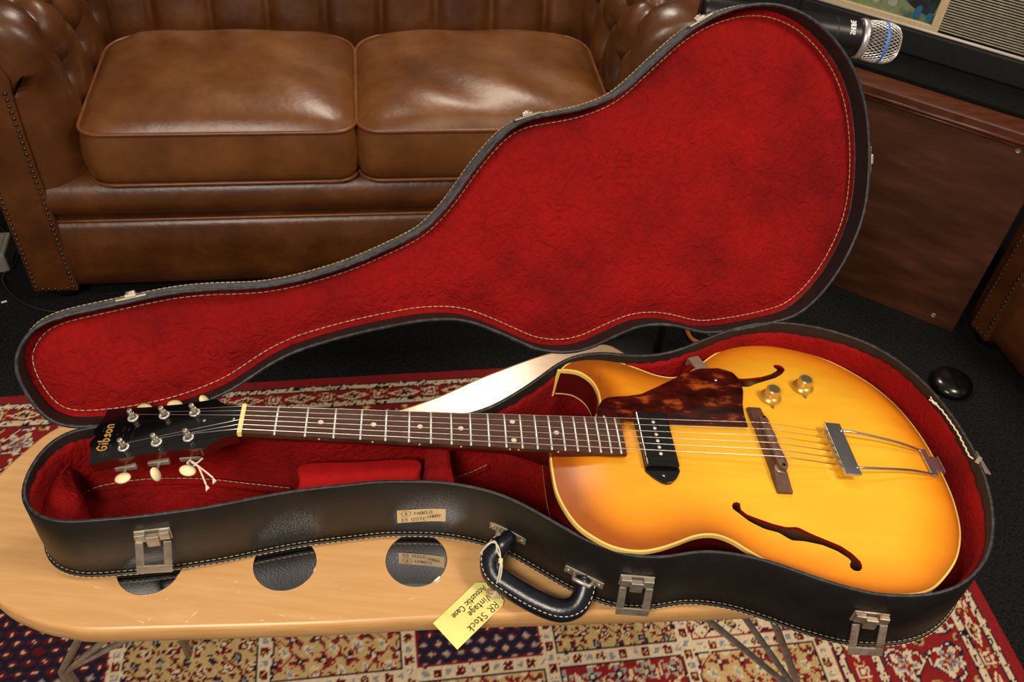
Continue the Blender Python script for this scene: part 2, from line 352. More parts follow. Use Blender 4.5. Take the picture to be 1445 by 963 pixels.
RUGC = np.array((.806, 1.631)); RY = math.radians(11.7)
REX = np.array((math.cos(RY), math.sin(RY))); REY = np.array((-REX[1], REX[0]))
def rug_colors(p, q):
    """woven pattern: p, q = metres from the two bound edges"""
    def L(h): return np.array(lin(h)[:3])
    red, dred, navy, cream, tan, gold, grey, blk = (L(h) for h in ('801e20', '631417', '1c1f30', 'cbb898', 'b39a68', 'a98a4a', '7d8288', '15141a'))
    wob = .0028
    p = p + (vnoise(p * 160, q * 160, 3) - .5) * wob; q = q + (vnoise(p * 160 + 50, q * 160, 5) - .5) * wob
    n = len(p); C = np.tile(red, (n, 1)); e = np.minimum(p, q); s = np.where(p < q, q, p)
    def put(m, c): C[m] = c
    def cell(u, v, a, b, seed):
        i = np.floor(u / a).astype(int); j = np.floor(v / b).astype(int)
        return i, j, (u / a - i - .5) * a, (v / b - j - .5) * b, hash2(i, j, seed)
    nz = vnoise(p * 260, q * 260, 9)
    # guard stripes with a chain of diamonds
    for a in (0.025, .072, .257, .320):
        m = (e > a) & (e < a + .012); put(m, cream); put(m & (nz > .72), blk); put(m & (nz < .14), tan)
        put(((e > a - .003) & (e < a)) | ((e > a + .012) & (e < a + .0145)), navy)
    for c0, hw in ((.056, .013), (.297, .019)):
        u = s % .112 - .056; v = e - c0; band = np.abs(v) < hw + .002
        d = np.abs(u) / .036 + np.abs(v) / hw
        put(band & (d < 1), cream); put(band & (d < .68), dred)
        put(band & (d < .6) & ((np.floor(u / .006) + np.floor(v / .006)).astype(int) % 2 == 0), tan); put(band & (d < .3) & (nz > .4), navy)
        u2 = (s + .056) % .112 - .056; d2 = np.maximum(np.abs(u2), np.abs(v)); put(band & (d2 < .0115), cream); put(band & (d2 < .008), red); put(band & (d2 < .0045), cream)
        sv = np.abs(np.abs(u) - .042 + .3 * np.abs(v)); put(band & (sv < .0025) & (np.abs(v) > .004) & (np.abs(v) < .011), gold)
    # broad floral border
    m = (e > .09) & (e < .254); i, j, u, v, h = cell(s, e - .09, .082, .082, 11)
    ang = np.arctan2(v, u); r = np.hypot(u, v); pet = .021 * (1 + .45 * np.cos(ang * 5 + h * 6))
    arm = np.abs(r - .030 - .007 * np.sin(ang * 3 + h * 9)); put(m & (arm < .0045), navy); put(m & (arm < .002) & (nz > .3), cream)
    put(m & (r < pet), np.array(cream)); put(m & (r < pet * .72), grey); put(m & (r < pet * .42), red); put(m & (r < pet * .2), gold)
    i, j, u, v, h = cell(s + .041, e - .09 + .041, .082, .082, 12); r = np.hypot(u * 1.5, v); put(m & (r < .012), gold); put(m & (r < .007), navy)
    i, j, u, v, h = cell(s, e, .027, .027, 13); put(m & (np.hypot(u, v) < .0045) & (h > .55), cream)
    # field: grid of panels parted by cream bands
    f = e > .338; P0 = .343; PW = .2455; gp = (p - P0) % PW; gq = (q - .447) % PW; ip = np.floor((p - P0) / PW).astype(int); iq = np.floor((q - .447) / PW).astype(int)
    put(f, cream)
    band = f & ((gp < .024) | (gq < .024) | (p < P0) | (q < .447 - PW)); t = np.where(gp < .024, q, p); cc = np.where(gp < .024, gp, gq) - .012
    u = t % .041 - .0205; r = np.hypot(u, cc); fl = np.abs(np.abs(np.arctan2(cc, u) * 2 / math.pi) % 1 - .5)
    put(band & (r < .0095 - .006 * fl), dred); put(band & (r < .0035), tan); put(band & (r < .002), blk)
    u = (t + .0205) % .041 - .0205; put(band & (np.maximum(np.abs(u), np.abs(cc)) < .0055) & (nz > .35), grey)
    pan = f & ~band; x = gp - .024; y = gq - .024; W = PW - .024
    eb = np.minimum(np.minimum(x, W - x), np.minimum(y, W - y)); kind = np.array([[4, 0, 1, 2, 0, 1], [2, 3, 2, 4, 3, 0]])[iq % 2, ip % 6]
    for k, (base, m1, m2, m3, line) in enumerate(((tan, dred, navy, cream, navy), (navy, dred, cream, red, red), (tan, red, cream, navy, navy), (red, grey, cream, tan, navy), (cream, tan, dred, navy, red))):
        g = pan & (kind == k); put(g, base)
        if k in (0, 2):
            i, j, u, v, h = cell(x + .3 * y, y, .042, .042, 20 + k); r = np.hypot(u, v); a = np.arctan2(v, u) + h * 6
            put(g & (r < .0155 * (.72 + .4 * np.cos(a * 4))), m1); put(g & (r < .009 * (.75 + .35 * np.cos(a * 4))), m3); put(g & (r < .0035), m2)
            i, j, u, v, h = cell(x + .021 + .3 * y, y + .021, .042, .042, 30 + k); r = np.hypot(u * (1 + h), v); put(g & (r < .0105) & (nz > .25), m2); put(g & (r < .0045), grey)
            put(g & (np.abs((x * .9 + np.sin(y * 70 + k) * .016) % .074 - .037) < .0018), m1)
            put(g & (nz > .83), m1)
        elif k == 1:
            i, j, u, v, h = cell(x + .5 * (np.floor(y / .019) % 2) * .026, y, .026, .019, 40); d = np.abs(u) / .0115 + np.abs(v) / .0085
            put(g & (d < 1.0), m1); put(g & (d < .42) & (nz > .25), m2); put(g & (y > W - .05) & (d < .7), grey); put(g & (y > W - .05) & (d < .4), tan)
        elif k == 3:
            i, j, u, v, h = cell(x, y, .048, .048, 50); r = np.hypot(u, v); a = np.arctan2(v, u) + h * 5
            put(g & (r < .017 * (.75 + .35 * np.cos(a * 5))), m1 * .8 + .2 * m2); put(g & (r < .008), navy); put(g & (r < .004), m2)
            put(g & (np.abs(r - .021) < .0025) & (np.sin(a * 3) > .1), m2); put(g & (nz > .8), m3)
        else:
            i, j, u, v, h = cell(x + (np.floor(y / .03) % 2) * .02, y, .04, .03, 60); d = np.hypot(u + .35 * v, v * 1.15)
            put(g & (d < .0105), m3); put(g & (d < .0078), m1); put(g & (d < .0035), m2)
            put(g & (np.abs((y + .006 * np.sin(x * 150)) % .03 - .001) < .0022), m2); put(g & (nz > .8), m3)
        put(g & (eb < .0035), line)
    C = C * (.82 + .36 * vnoise(p * 420, q * 420, 17))[:, None]
    return C
nx, ny = 640, 330; PX = np.linspace(0, 2.2, nx); QY = np.linspace(0, 1.13, ny)
PP, QQ = np.meshgrid(PX, QY, indexing='ij'); PPf, QQf = PP.ravel(), QQ.ravel()
XY = RUGC - PPf[:, None] * REX - QQf[:, None] * REY
zr = .0075 + .0012 * (vnoise(PPf * 330, QQf * 330, 2) - .5) + .0005 * (vnoise(PPf * 60, QQf * 60, 4) - .5)
idx = np.arange(nx * ny).reshape(nx, ny)
fc = np.stack([idx[:-1, :-1], idx[:-1, 1:], idx[1:, 1:], idx[1:, :-1]], -1).reshape(-1, 4)
rim_i = np.r_[idx[:, 0], idx[-1, 1:], idx[-2::-1, -1], idx[0, -2:0:-1]]
nb = len(rim_i); allv = np.vstack([np.c_[XY, zr], np.c_[XY[rim_i], np.full(nb, .0005)]])
skirt = np.stack([rim_i, np.roll(rim_i, -1), nx * ny + (np.arange(nb) + 1) % nb, nx * ny + np.arange(nb)], 1)
me = bpy.data.meshes.new('patterned_rug'); F4 = np.vstack([fc, skirt])
me.vertices.add(len(allv)); me.vertices.foreach_set('co', allv.ravel())
me.loops.add(F4.size); me.loops.foreach_set('vertex_index', F4.ravel()); me.polygons.add(len(F4)); me.polygons.foreach_set('loop_start', np.arange(0, F4.size, 4)); me.update(calc_edges=True); me.validate()
rug = bpy.data.objects.new('patterned_rug', me); COL.objects.link(rug); me.materials.append(M['rug'])
cols = rug_colors(PPf, QQf); vcol(rug, np.vstack([cols, np.tile(lin('6d1519')[:3], (nb, 1))]))
tag(rug, 'patterned wool rug with red border and small cream framed flower panels', 'rug')

# ------------------------------------------------------------------ table
TZ = .575
tb = thing('maple_table', 'pale maple table with rounded end, round mirror inlays and thin metal legs', 'table', (-.05, .72, 0))
TO = [(-.433, .472), (-.376, .479), (-.186, .504), (-.055, .525), (.199, .560), (.35, .583), (.44, .61), (.50, .67), (.515, .75), (.47, .83), (.36, .89), (.24, .935), (.185, .967), (.165, .981), (.145, .993), (.128, .992), (.10, .983), (.045, .959), (-.036, .906), (-.112, .849), (-.2, .805), (-.3, .785), (-.42, .785), (-.52, .775), (-.565, .757), (-.588, .735), (-.604, .703), (-.618, .667), (-.622, .62), (-.612, .565), (-.585, .525), (-.539, .494), (-.515, .484), (-.486, .476), (-.458, .473)]
TP = ccw(smooth_closed(TO, 260))
v2, f2 = fill(offset(TP, -.0045), step=.03)
top = obj('table_top', [(x, y, TZ) for x, y in v2], f2, 'maple', tb, world=True)
rows = [[(x, y, z) for x, y in offset(TP, d)] for d, z in ((-.0045, TZ), (-.0018, TZ - .0012), (0, TZ - .0045), (.0006, TZ - .016), (-.001, TZ - .028), (-.004, TZ - .032))]
MB().grid(rows, closed_v=True).build('table_edge', 'maple_edge', top, smooth=True)
v2, f2 = fill(offset(TP, -.004), step=.06); obj('table_underside', [(x, y, TZ - .032) for x, y in v2], [q[::-1] for q in f2], 'maple_edge', top)
for x, y in ((-.089, .598), (-.241, .577), (-.393, .556)):
    MB().lathe([(.0364, TZ - .001), (.0364, TZ + .0003), (.0358, TZ + .0006), (1e-7, TZ + .0006)], 64, Matrix.Translation((x, y, 0))).build('mirror_disc', 'mirror', tb, world=True)
sc = MB()
for k in range(46):      # small pale knocks along the worn front edge and on the top
    if k < 28:
        i = int(rng.uniform(0, 1) * 95) % 260; x, y = TP[(i + 2) % 260] + np.array((rng.normal(0, .004), abs(rng.normal(.004, .003)))); ln = rng.uniform(.002, .009)
    else: x, y = rng.uniform(-.5, .1), 0; y = .50 + .14 * x + rng.uniform(.0, .05) + .04; ln = rng.uniform(.002, .012)
    if not inside(np.array([[x, y]]), offset(TP, -.006))[0]: continue
    a = rng.uniform(-.3, .5) if k < 38 else 1.0; d = np.array((math.cos(a), math.sin(a))) * ln / 2; nn = np.array((-d[1], d[0])) / ln * rng.uniform(.0006, .0016)
    sc.add([(x - d[0], y - d[1], TZ + .0002), (x + nn[0], y + nn[1], TZ + .0002), (x + d[0], y + d[1], TZ + .0002), (x - nn[0], y - nn[1], TZ + .0002)], [(0, 3, 2, 1)])
sc.build('scuff_marks', 'scratch', top, kind='stuff')
mk = MB(); ex_ = np.array((.83, .56)); ey_ = np.array((-.56, .83))
strokes(mk, 'MIIM', 0, 0, .010, lambda x, y: (-.012 + ex_[0] * x + ey_[0] * y, .842 + ex_[1] * x + ey_[1] * y, TZ + .0002), .0007, gap=.35)
mk.build('scribbled_letters', 'pencil', top)
for (jx, jy, bars, rods) in ((-.561, .543, (-.449, .505), ((-.395, .512), (-.345, .525))), (.447, .604, (.338, .60), ((.248, .585), (.296, .60)))):
    MB().tube([(bars[0], bars[1], TZ - .03), (jx, jy, .31), (jx + (.004 if jx < 0 else -.004), jy + .004, .0085)], .009, 8, flat=.55).build('leg', 'legbar', tb, world=True)
    for rx, ry in rods: MB().tube([(rx, ry, TZ - .03), (jx, jy, .305)], .0042, 8).build('leg_rod', 'steel', tb, world=True)
for (jx, jy, bx_, by_) in ((-.50, .72, -.42, .70), (.26, .86, .20, .82)):
    MB().tube([(bx_, by_, TZ - .03), (jx, jy, .31), (jx, jy, .0085)], .009, 8, flat=.55).build('leg', 'legbar', tb, world=True)

# ------------------------------------------------------------------ guitar case (hinge frame: a along hinge, d across)
H0 = np.array((.0943, .8632)); HT = np.array((.9455, .32562)); HI = np.array((.32562, -.9455)); RIM = .685
CASE_AD = [(-606, -1), (-621, -1), (-633, 3), (-645, 11), (-655, 22), (-664, 39), (-670, 56), (-673, 72), (-673, 81), (-670, 95), (-663, 108), (-654, 118), (-642, 126), (-630, 131), (-619, 134), (-595, 137), (-572, 140), (-541, 143), (-480, 146), (-433, 145), (-385, 145), (-321, 150), (-295, 152), (-262, 159), (-230, 167), (-205, 177), (-181, 189), (-157, 206), (-136, 227), (-115, 250), (-95, 272), (-74, 290), (-52, 305), (-28, 314), (-3, 318), (27, 319), (58, 328), (87, 342), (114, 360), (139, 379), (165, 396), (193, 411), (223, 420), (257, 425), (287, 423), (317, 413), (347, 395), (373, 368), (393, 338), (407, 309), (417, 280), (424, 250), (428, 215), (429, 185), (426, 149), (418, 115), (404, 83), (384, 56), (360, 36), (333, 18), (301, 4), (270, -4), (236, -5), (199, 1), (175, 7), (142, 16), (119, 21), (97, 23), (77, 21), (52, 15), (34, 8), (17, 4), (-6, 3), (-24, 6), (-48, 16), (-70, 30), (-92, 42), (-118, 55), (-142, 65), (-165, 70), (-203, 72), (-239, 70), (-291, 65), (-335, 58), (-365, 50), (-395, 38), (-426, 25), (-451, 15), (-500, 4), (-550, -1), (-580, -2)]
LID_AD = [(-666, 96), (-653, 114), (-637, 126), (-610, 133), (-571, 137), (-531, 141), (-490, 144), (-450, 143), (-409, 139), (-381, 138), (-338, 142), (-280, 153), (-208, 176), (-189, 186), (-169, 202), (-149, 222), (-128, 246), (-104, 270), (-81, 289), (-59, 300), (-37, 304), (-5, 306), (27, 310), (60, 319), (80, 330), (110, 352), (143, 376), (161, 388), (182, 399), (205, 408), (236, 415), (263, 417), (291, 414), (315, 406), (343, 391), (372, 365), (394, 337), (409, 308), (419, 276), (424, 243), (426, 210), (425, 177), (421, 144), (413, 117), (404, 97), (388, 69), (366, 41), (339, 17), (309, 1), (270, -4), (236, -6), (199, -6), (175, -4), (156, 2), (142, 8), (128, 13), (107, 18), (86, 19), (72, 18), (58, 14), (44, 10), (30, 6), (16, 1), (-6, -2), (-24, -2), (-47, 3), (-63, 8), (-83, 20), (-107, 35), (-128, 47), (-145, 56), (-167, 63), (-203, 67), (-239, 66), (-291, 62), (-335, 56), (-365, 50), (-395, 39), (-426, 23), (-451, 12), (-500, 0), (-550, -5), (-600, -4), (-633, 2), (-651, 16), (-662, 38), (-669, 62), (-670, 83)]
def hw(P): P = np.asarray(P) / 1000.; return H0 + P[:, :1] * HT + P[:, 1:] * HI
CO = ccw(lowpass(smooth_closed(hw(CASE_AD), 420), 6)); NC = len(CO); CN = normals2(CO)
case = thing('guitar_case', 'open black hardshell guitar case lined with red plush on the table', 'guitar case', (.05, .72, TZ))
Z0 = TZ + .002
def ring(d, z): return [(x, y, z) for x, y in offset(CO, d)]
def ringn(d, zs): return [(x, y, z) for (x, y), z in zip(offset(CO, d), zs)]
shell = MB().grid([ring(-.004, Z0), ring(0, Z0 + .004), ring(.0008, Z0 + .05), ring(0, RIM - .003), ring(-.0012, RIM)], closed_v=True).build('case_shell', 'vinyl', case, world=True, smooth=True, label='black vinyl covered side walls')
v2, f2 = fill(offset(CO, -.004), step=.05); obj('case_base', [(x, y, Z0) for x, y in v2], [q[::-1] for q in f2], 'vinyl', shell)
MB().grid([ring(-.0010, RIM - .0005), ring(-.0016, RIM + .0008), ring(-.0042, RIM + .0008), ring(-.0050, RIM - .0005)], closed_v=True).build('rim_edge', 'rim_edge', shell, smooth=True)
MB().grid([ring(-.0048, RIM), ring(-.0052, RIM - .026)], closed_v=True).build('rim_inner_band', 'vinyl_in', shell, smooth=True)
# plush lining: padded wall with a ragged upper edge, then the floor
fz = RIM - .017 + .0035 * np.array([random.random() for _ in range(NC)]) + .0025 * np.sin(np.arange(NC) * .11)
rows = [ringn(-.0052, fz), ringn(-.0072, fz + .0005), ringn(-.0090, fz - .006)]
for z, d in ((RIM - .035, .0098), (RIM - .055, .0102), (RIM - .075, .0115), (RIM - .088, .019), (RIM - .096, .034)):
    rows.append([(p[0], p[1], z) for p in (offset(CO, -d) + CN * (.0025 * (vnoise(np.arange(NC) * .13, np.full(NC, z * 90.), 8) - .5))[:, None])])
MB().grid(rows, closed_v=True).build('wall_lining', 'plush', case, world=True, smooth=True, label='red plush lining of the side walls')
v2, f2 = fill(offset(CO, -.030), step=.012)
obj('floor_lining', [(x, y, Z0 + .009 + .004 * vnoise(np.array([x * 40]), np.array([y * 40]), 3)[0]) for x, y in v2], f2, 'plush', case, world=True, smooth=True)
# stitched seam under the bottom edge
MB().tube(ring(.0012, Z0 + .006), .0022, 6, closed=True).build('bottom_welt', 'vinyl', shell, smooth=True)
def dashes(P3, duty=.68, period=.0065, r=.0006):
    mb = MB(); P3 = np.asarray(P3, float); L = np.r_[0, np.cumsum(np.linalg.norm(np.diff(P3, axis=0), axis=1))]; s = 0
    at = lambda t: [np.interp(t, L, P3[:, k]) for k in range(3)]
    while s + period < L[-1]:
        mb.tube([at(s), at(s + period * duty * .5), at(s + period * duty)], [r * .6, r, r * .6], 5); s += period
    return mb
def closed3(P): P = np.asarray(P); return np.vstack([P, P[:1]])
dashes(closed3(ring(.0036, Z0 + .0062))).build('seam_stitching', 'thread', shell, kind='stuff')
dashes(closed3(ring(.0012, Z0 + .0115)), r=.0005).build('seam_stitching', 'thread', shell, kind='stuff')
for pts in ([(-.494, .627), (-.482, .641), (-.452, .653), (-.42, .661), (-.383, .666), (-.349, .668), (-.305, .667), (-.25, .666)], [(-.064, .701), (-.048, .708), (-.032, .718), (-.015, .731)]):
    P = smooth_open(pts, 60); dashes(np.c_[P, np.full(60, .6)], .85, .007, .0006).build('lining_stitching', 'thread', case, world=True, kind='stuff')
    ridge = MB()
    ridge.tube(np.c_[P, np.full(60, .594)], [.002] + [.0048] * 58 + [.002], 8); ridge.build('lining_ridge', 'plush', case, world=True, smooth=True)
# padded block at the head end
def soft_block(name, poly, z0, z1, m, r=.006, step=.008, amp=.0015, dome=.0):
    P = ccw(lowpass(smooth_closed(poly, 90), 2)); v, f = fill(offset(P, -r), step=step); d = poly_dist(v, P)
    sm = MB().add([(x, y, z1 + dome * min(1, max(0, dd - r) / .03) + amp * min(1, max(0, dd - r) / .01) * (vnoise(np.array([x * 70]), np.array([y * 70]), 6)[0] - .5)) for (x, y), dd in zip(v, d)], f)
    sm.grid([[(x, y, z1 + dz) for x, y in offset(P, o)] for o, dz in ((-r, 0), (-r * .3, -r * .35), (0, -r))] + [[(x, y, z0) for x, y in P]], closed_v=True)
    return sm.build(name, m, case, world=True, smooth=True)
soft_block('head_pad', [(-.503, .654), (-.496, .636), (-.482, .614), (-.472, .597), (-.472, .573), (-.480, .553), (-.496, .548), (-.510, .559), (-.5155, .580), (-.5175, .60), (-.5165, .624), (-.512, .645)], .586, .646, 'plush', .014, dome=.006)
box = soft_block('accessory_box', [(-.236, .668), (-.17, .680), (-.100, .691), (-.095, .668), (-.092, .648), (-.16, .634), (-.226, .621), (-.232, .645)], .586, .648, 'plush_flat', .002, amp=.0003)
MB().tube([(-.118, .637, .6488), (-.112, .6385, .6505), (-.104, .640, .6505), (-.099, .641, .6488)], .0035, 8, flat=.4).build('pull_tab', 'plush_flat', box, smooth=True)
soft_block('neck_rest', [(-.094, .735), (-.064, .742), (-.062, .70), (-.057, .672), (-.053, .648), (-.086, .642), (-.089, .67), (-.092, .70)], .586, .664, 'plush', .005)
# white repair thread hanging on the far rim lining
MB().tube(smooth_open([(.540, .829, .690), (.543, .825, .6885), (.549, .816, .688), (.553, .806, .6878), (.556, .796, .6878), (.561, .777, .6878), (.5625, .764, .6878), (.564, .753, .6878), (.5645, .744, .688), (.568, .738, .688)], 80) + np.c_[np.sin(np.arange(80) * .9) * .0006, np.zeros(80), np.zeros(80)], .0010, 6).build('repair_thread', 'cord', case, world=True)
MB().tube([(.537, .829, .6895), (.546, .823, .6895)], .0009, 6).tube([(.541, .823, .6895), (.5405, .834, .6895)], .0008, 6).build('thread_knot', 'cord', case, world=True)
def at_outline(P, N, x, y):
    i = np.argmin(np.hypot(P[:, 0] - x, P[:, 1] - y)); n = N[i]; t = np.array((-n[1], n[0])); return P[i], Vector((t[0], t[1], 0)), Vector((n[0], n[1], 0))
def latch(x, y, z, m, swing=12, tilt=0, root=case):
    c, t, n = at_outline(CO, CN, x, y); R = Matrix((t, n, Vector((0, 0, 1)))).transposed(); o = Vector((c[0], c[1], z))
    Rt = R @ Matrix.Rotation(math.radians(tilt), 3, 'Y')
    pl = MB().box(o + n * .0014, (.038, .002, .020), R).build('latch_plate', m, root, world=True, bevel=.0006)
    for s in (-1, 1): MB().box(o + R @ Vector((s * .0125, .0055, .0035)), (.0115, .0065, .0125), R).build('latch_ear', m, pl, bevel=.001)
    MB().box(o + R @ Vector((0, .0075, -.0015)), (.0135, .0065, .017), R).build('latch_tongue', m, pl, bevel=.001)
    # hinged bail: open rectangle hanging below
    Rb = Rt @ Matrix.Rotation(math.radians(swing), 3, 'X'); q = o + R @ Vector((0, .0085, -.002)); b = MB()
    for s in (-1, 1): b.box(q + Rb @ Vector((s * .0145, 0, -.0195)), (.0085, .0024, .037), Rb)
    b.box(q + Rb @ Vector((0, .0003, -.0405)), (.0375, .0024, .0115), Rb)
    b.build('latch_bail', m, pl, bevel=.0009)
latch(-.373, .5515, .6545, 'nickel', 14, 8)
latch(.1605, .558, .6425, 'nickel', 10, -2)
latch(.4155, .538, .6445, 'rust', 16, -8)
latch(.577, .775, .650, 'nickel', 60, 0)
MB().box((.5755, .738, .6868), (.012, .005, .0018), Matrix.Rotation(.9, 3, 'Z')).build('rim_clip', 'nickel', case, world=True, bevel=.0005)
# catches along the far outside: hinges
for a in (205, 265):
    p = hw([(a, -9)])[0]; MB().tube([(p[0] - HT[0] * .02, p[1] - HT[1] * .02, RIM - .012), (p[0] + HT[0] * .02, p[1] + HT[1] * .02, RIM - .012)], .0035, 10).build('hinge', 'nickel', case, world=True, smooth=True)
# carrying handle
hp = np.array([(.0195, .6125, .624), (.0135, .605, .622), (.005, .598, .613), (-.001, .588, .606), (.005, .573, .598), (.026, .561, .594), (.057, .547, .591), (.082, .540, .591), (.099, .544, .595), (.107, .555, .604), (.1085, .565, .613), (.107, .5725, .620)])
HPs = smooth_open(hp, 70); ra = [.0095 + .0045 * math.sin(math.pi * min(1, max(0, (i - 3) / 63))) ** .35 for i in range(70)]
hd = MB().tube(HPs, ra, 16, flat=.85).build('carrying_handle', 'handle', case, world=True, smooth=True, label='navy black stitched leather carrying handle')
cen = HPs.mean(0); tan_ = np.gradient(HPs, axis=0); tan_ /= np.linalg.norm(tan_, axis=1)[:, None]
outw = np.cross(tan_, np.array((0, 0, 1.))); outw /= np.linalg.norm(outw, axis=1)[:, None] + 1e-9
sgn = np.sign(((HPs - cen) * outw).sum(1).mean()); sm_ = HPs + outw * sgn * (np.array(ra) * .86)[:, None] + np.array((0, 0, .0072))
dashes(sm_[4:-4], .6, .0062, .0006).build('handle_stitching', 'cord', hd, kind='stuff')
for (x, y, z, tl) in ((.0135, .6165, .6245, 4), (.1075, .5705, .6195, 4)):
    c, t, n = at_outline(CO, CN, x, y); R = Matrix((t, n, Vector((0, 0, 1)))).transposed() @ Matrix.Rotation(math.radians(tl), 3, 'Y'); o = Vector((c[0], c[1], z))
    pl = MB().box(o + n * .0012, (.048, .0022, .0125), R).build('handle_plate', 'nickel', case, world=True, bevel=.0008)
    for s in (-1, 1): MB().lathe([(.0028, 0), (.0024, .0012), (1e-6, .0016)], 12, (Matrix.Translation(o + R @ Vector((s * .019, .0022, 0))) @ R.to_4x4() @ Matrix.Rotation(-math.pi / 2, 4, 'X'))).build('rivet', 'nickel', pl, smooth=True)
    MB().tube([o + R @ Vector((-.012, .0018, 0)), o + R @ Vector((-.0095, .0095, 0)), o + R @ Vector((.0095, .0095, 0)), o + R @ Vector((.012, .0018, 0))], .0028, 8).build('handle_loop', 'nickel', pl, smooth=True)
# masking tape label with handwriting, wrapped on the wall
def wallfr(a, b, z0, h):
    ca, ta, na = at_outline(CO, CN, *a); i0 = np.argmin(np.hypot(CO[:, 0] - a[0], CO[:, 1] - a[1])); i1 = np.argmin(np.hypot(CO[:, 0] - b[0], CO[:, 1] - b[1]))
    P = CO[min(i0, i1):max(i0, i1) + 1]; N = CN[min(i0, i1):max(i0, i1) + 1]
    L = np.r_[0, np.cumsum(np.linalg.norm(np.diff(P, axis=0), axis=1))]
    def fr(x, y, off=.0012):
        xx = np.interp(x, L, P[:, 0]); yy = np.interp(x, L, P[:, 1]); nx_ = np.interp(x, L, N[:, 0]); ny_ = np.interp(x, L, N[:, 1])
        return (xx + nx_ * off, yy + ny_ * off, z0 + y + .12 * x)
    return fr, L[-1]
fr, LW = wallfr((-.1135, .6262), (-.0615, .630), .6075, .026)
tp = MB().grid([[fr(x, 0, .0010), fr(x, .0255, .0010)] for x in np.linspace(0, LW, 14)]).build('tape_label', 'paper', case, world=True, label='cream masking tape label with handwriting')
wr = MB(); f2_ = lambda x, y: fr(x, y, .0013)
strokes(wr, '4', .0085, .0145, .0068, f2_, .0007)
th = np.linspace(0, 6.4, 24); cir = np.stack([.0105 + .0056 * np.cos(th), .0178 + .0056 * np.sin(th)], 1)
for i in range(23):
    d = cir[i + 1] - cir[i]; nn = np.array((-d[1], d[0])) / np.linalg.norm(d) * .0003; wr.add([f2_(*(cir[i] + nn)), f2_(*(cir[i] - nn)), f2_(*(cir[i + 1] - nn)), f2_(*(cir[i + 1] + nn))], [(0, 1, 2, 3)])
strokes(wr, 'FABELO', .0200, .0125, .0056, f2_, .0007, gap=.10, slant=.10)
strokes(wr, 'CHERY', .0355, .0012, .0050, f2_, .0007, gap=.08, slant=.16)
strokes(wr, 'ES 125TC', .0055, .0028, .0060, f2_, .0007, gap=.12)
wr.build('label_writing', 'ink', tp)

# lid: same outline, swung open about the hinge line
LPHI = math.radians(121.5)
E1 = Vector((HT[0], HT[1], 0)); INN = Vector((HI[0], HI[1], 0)); E2 = INN * math.cos(LPHI) + Vector((0, 0, 1)) * math.sin(LPHI); EN = -INN * math.sin(LPHI) + Vector((0, 0, 1)) * math.cos(LPHI)
HP3 = Vector((H0[0], H0[1], RIM + .001))
def lw(a, d, n): return HP3 + E1 * a + E2 * d + EN * n
LO = ccw(lowpass(smooth_closed(np.array(LID_AD) / 1000., 420), 5)); LN = normals2(LO); NL = len(LO)
def lr(o, n): return [lw(x, y, n) for x, y in offset(LO, o)]
LD = .034
lidp = MB().grid([lr(-.0006, 0), lr(0, .003), lr(.0005, LD * .6), lr(0, LD - .003), lr(-.003, LD)], closed_v=True).build('case_lid', 'lid_edge', case, world=True, smooth=True, label='open lid with grey worn edge and red plush inside')
v2, f2 = fill(offset(LO, -.003), step=.06); obj('lid_back', [lw(x, y, LD) for x, y in v2], f2, 'vinyl', lidp)
MB().grid([lr(-.0004, -.0002), lr(-.0015, -.0012), lr(-.0036, -.0012), lr(-.0046, .0004)], closed_v=True).build('lid_rim', 'rim_edge', lidp, smooth=True)
MB().grid([lr(-.0044, 0), lr(-.0050, LD - .006)], closed_v=True).build('lid_inner_wall', 'vinyl_in', lidp, smooth=True)
v2, f2 = fill(offset(LO, -.0050), step=.009); dd = poly_dist(v2, LO)
def lidz(x, y, d):
    puff = .008 * min(1, max(0, (d - .012)) / .03) ; seam = .0025 * math.exp(-((d - .0135) / .004) ** 2)
    und = .004 * (vnoise(np.array([x * 14]), np.array([y * 14]), 21)[0] - .5) + .0016 * (vnoise(np.array([x * 55 + y * 20]), np.array([y * 70]), 22)[0] - .5)
    return LD - .004 - puff + seam - und * min(1, d / .03)
obj('lid_lining', [lw(x, y, lidz(x, y, d)) for (x, y), d in zip(v2, dd)], [q[::-1] for q in f2], 'plush', lidp, smooth=True, label='red plush panel inside the lid')
sp = offset(LO, -.0135); sk = [lw(x, y, LD - .0058) for x, y in sp]
dashes(closed3(sk), .8, .0075, .0007).build('lid_stitching', 'thread', lidp, kind='stuff')
dashes(closed3(lr(.0006, LD - .005)), .8, .006, .0006).build('lid_edge_stitching', 'thread', lidp, kind='stuff')
for a, d in ((-535, 141), (-48, 303), (185, 400), (426, 208)):
    i = np.argmin(np.hypot(LO[:, 0] - a / 1000, LO[:, 1] - d / 1000)); n2 = LN[i]; t = E1 * (-n2[1]) + E2 * n2[0]; n = E1 * n2[0] + E2 * n2[1]
    R = Matrix((t, n, EN)).transposed(); o = lw(LO[i][0], LO[i][1], .010)
    cp = MB().box(o + R @ Vector((0, .0012, 0)), (.034, .0022, .015), R).build('lid_catch', 'nickel', lidp, bevel=.0006)
    MB().box(o + R @ Vector((0, .0035, -.003)), (.013, .004, .010), R).build('catch_hook', 'nickel', cp, bevel=.001)
    MB().tube([o + R @ Vector((-.005, .0055, .001)), o + R @ Vector((.005, .0055, .001))], .0024, 8).build('catch_roll', 'nickel', cp, smooth=True)

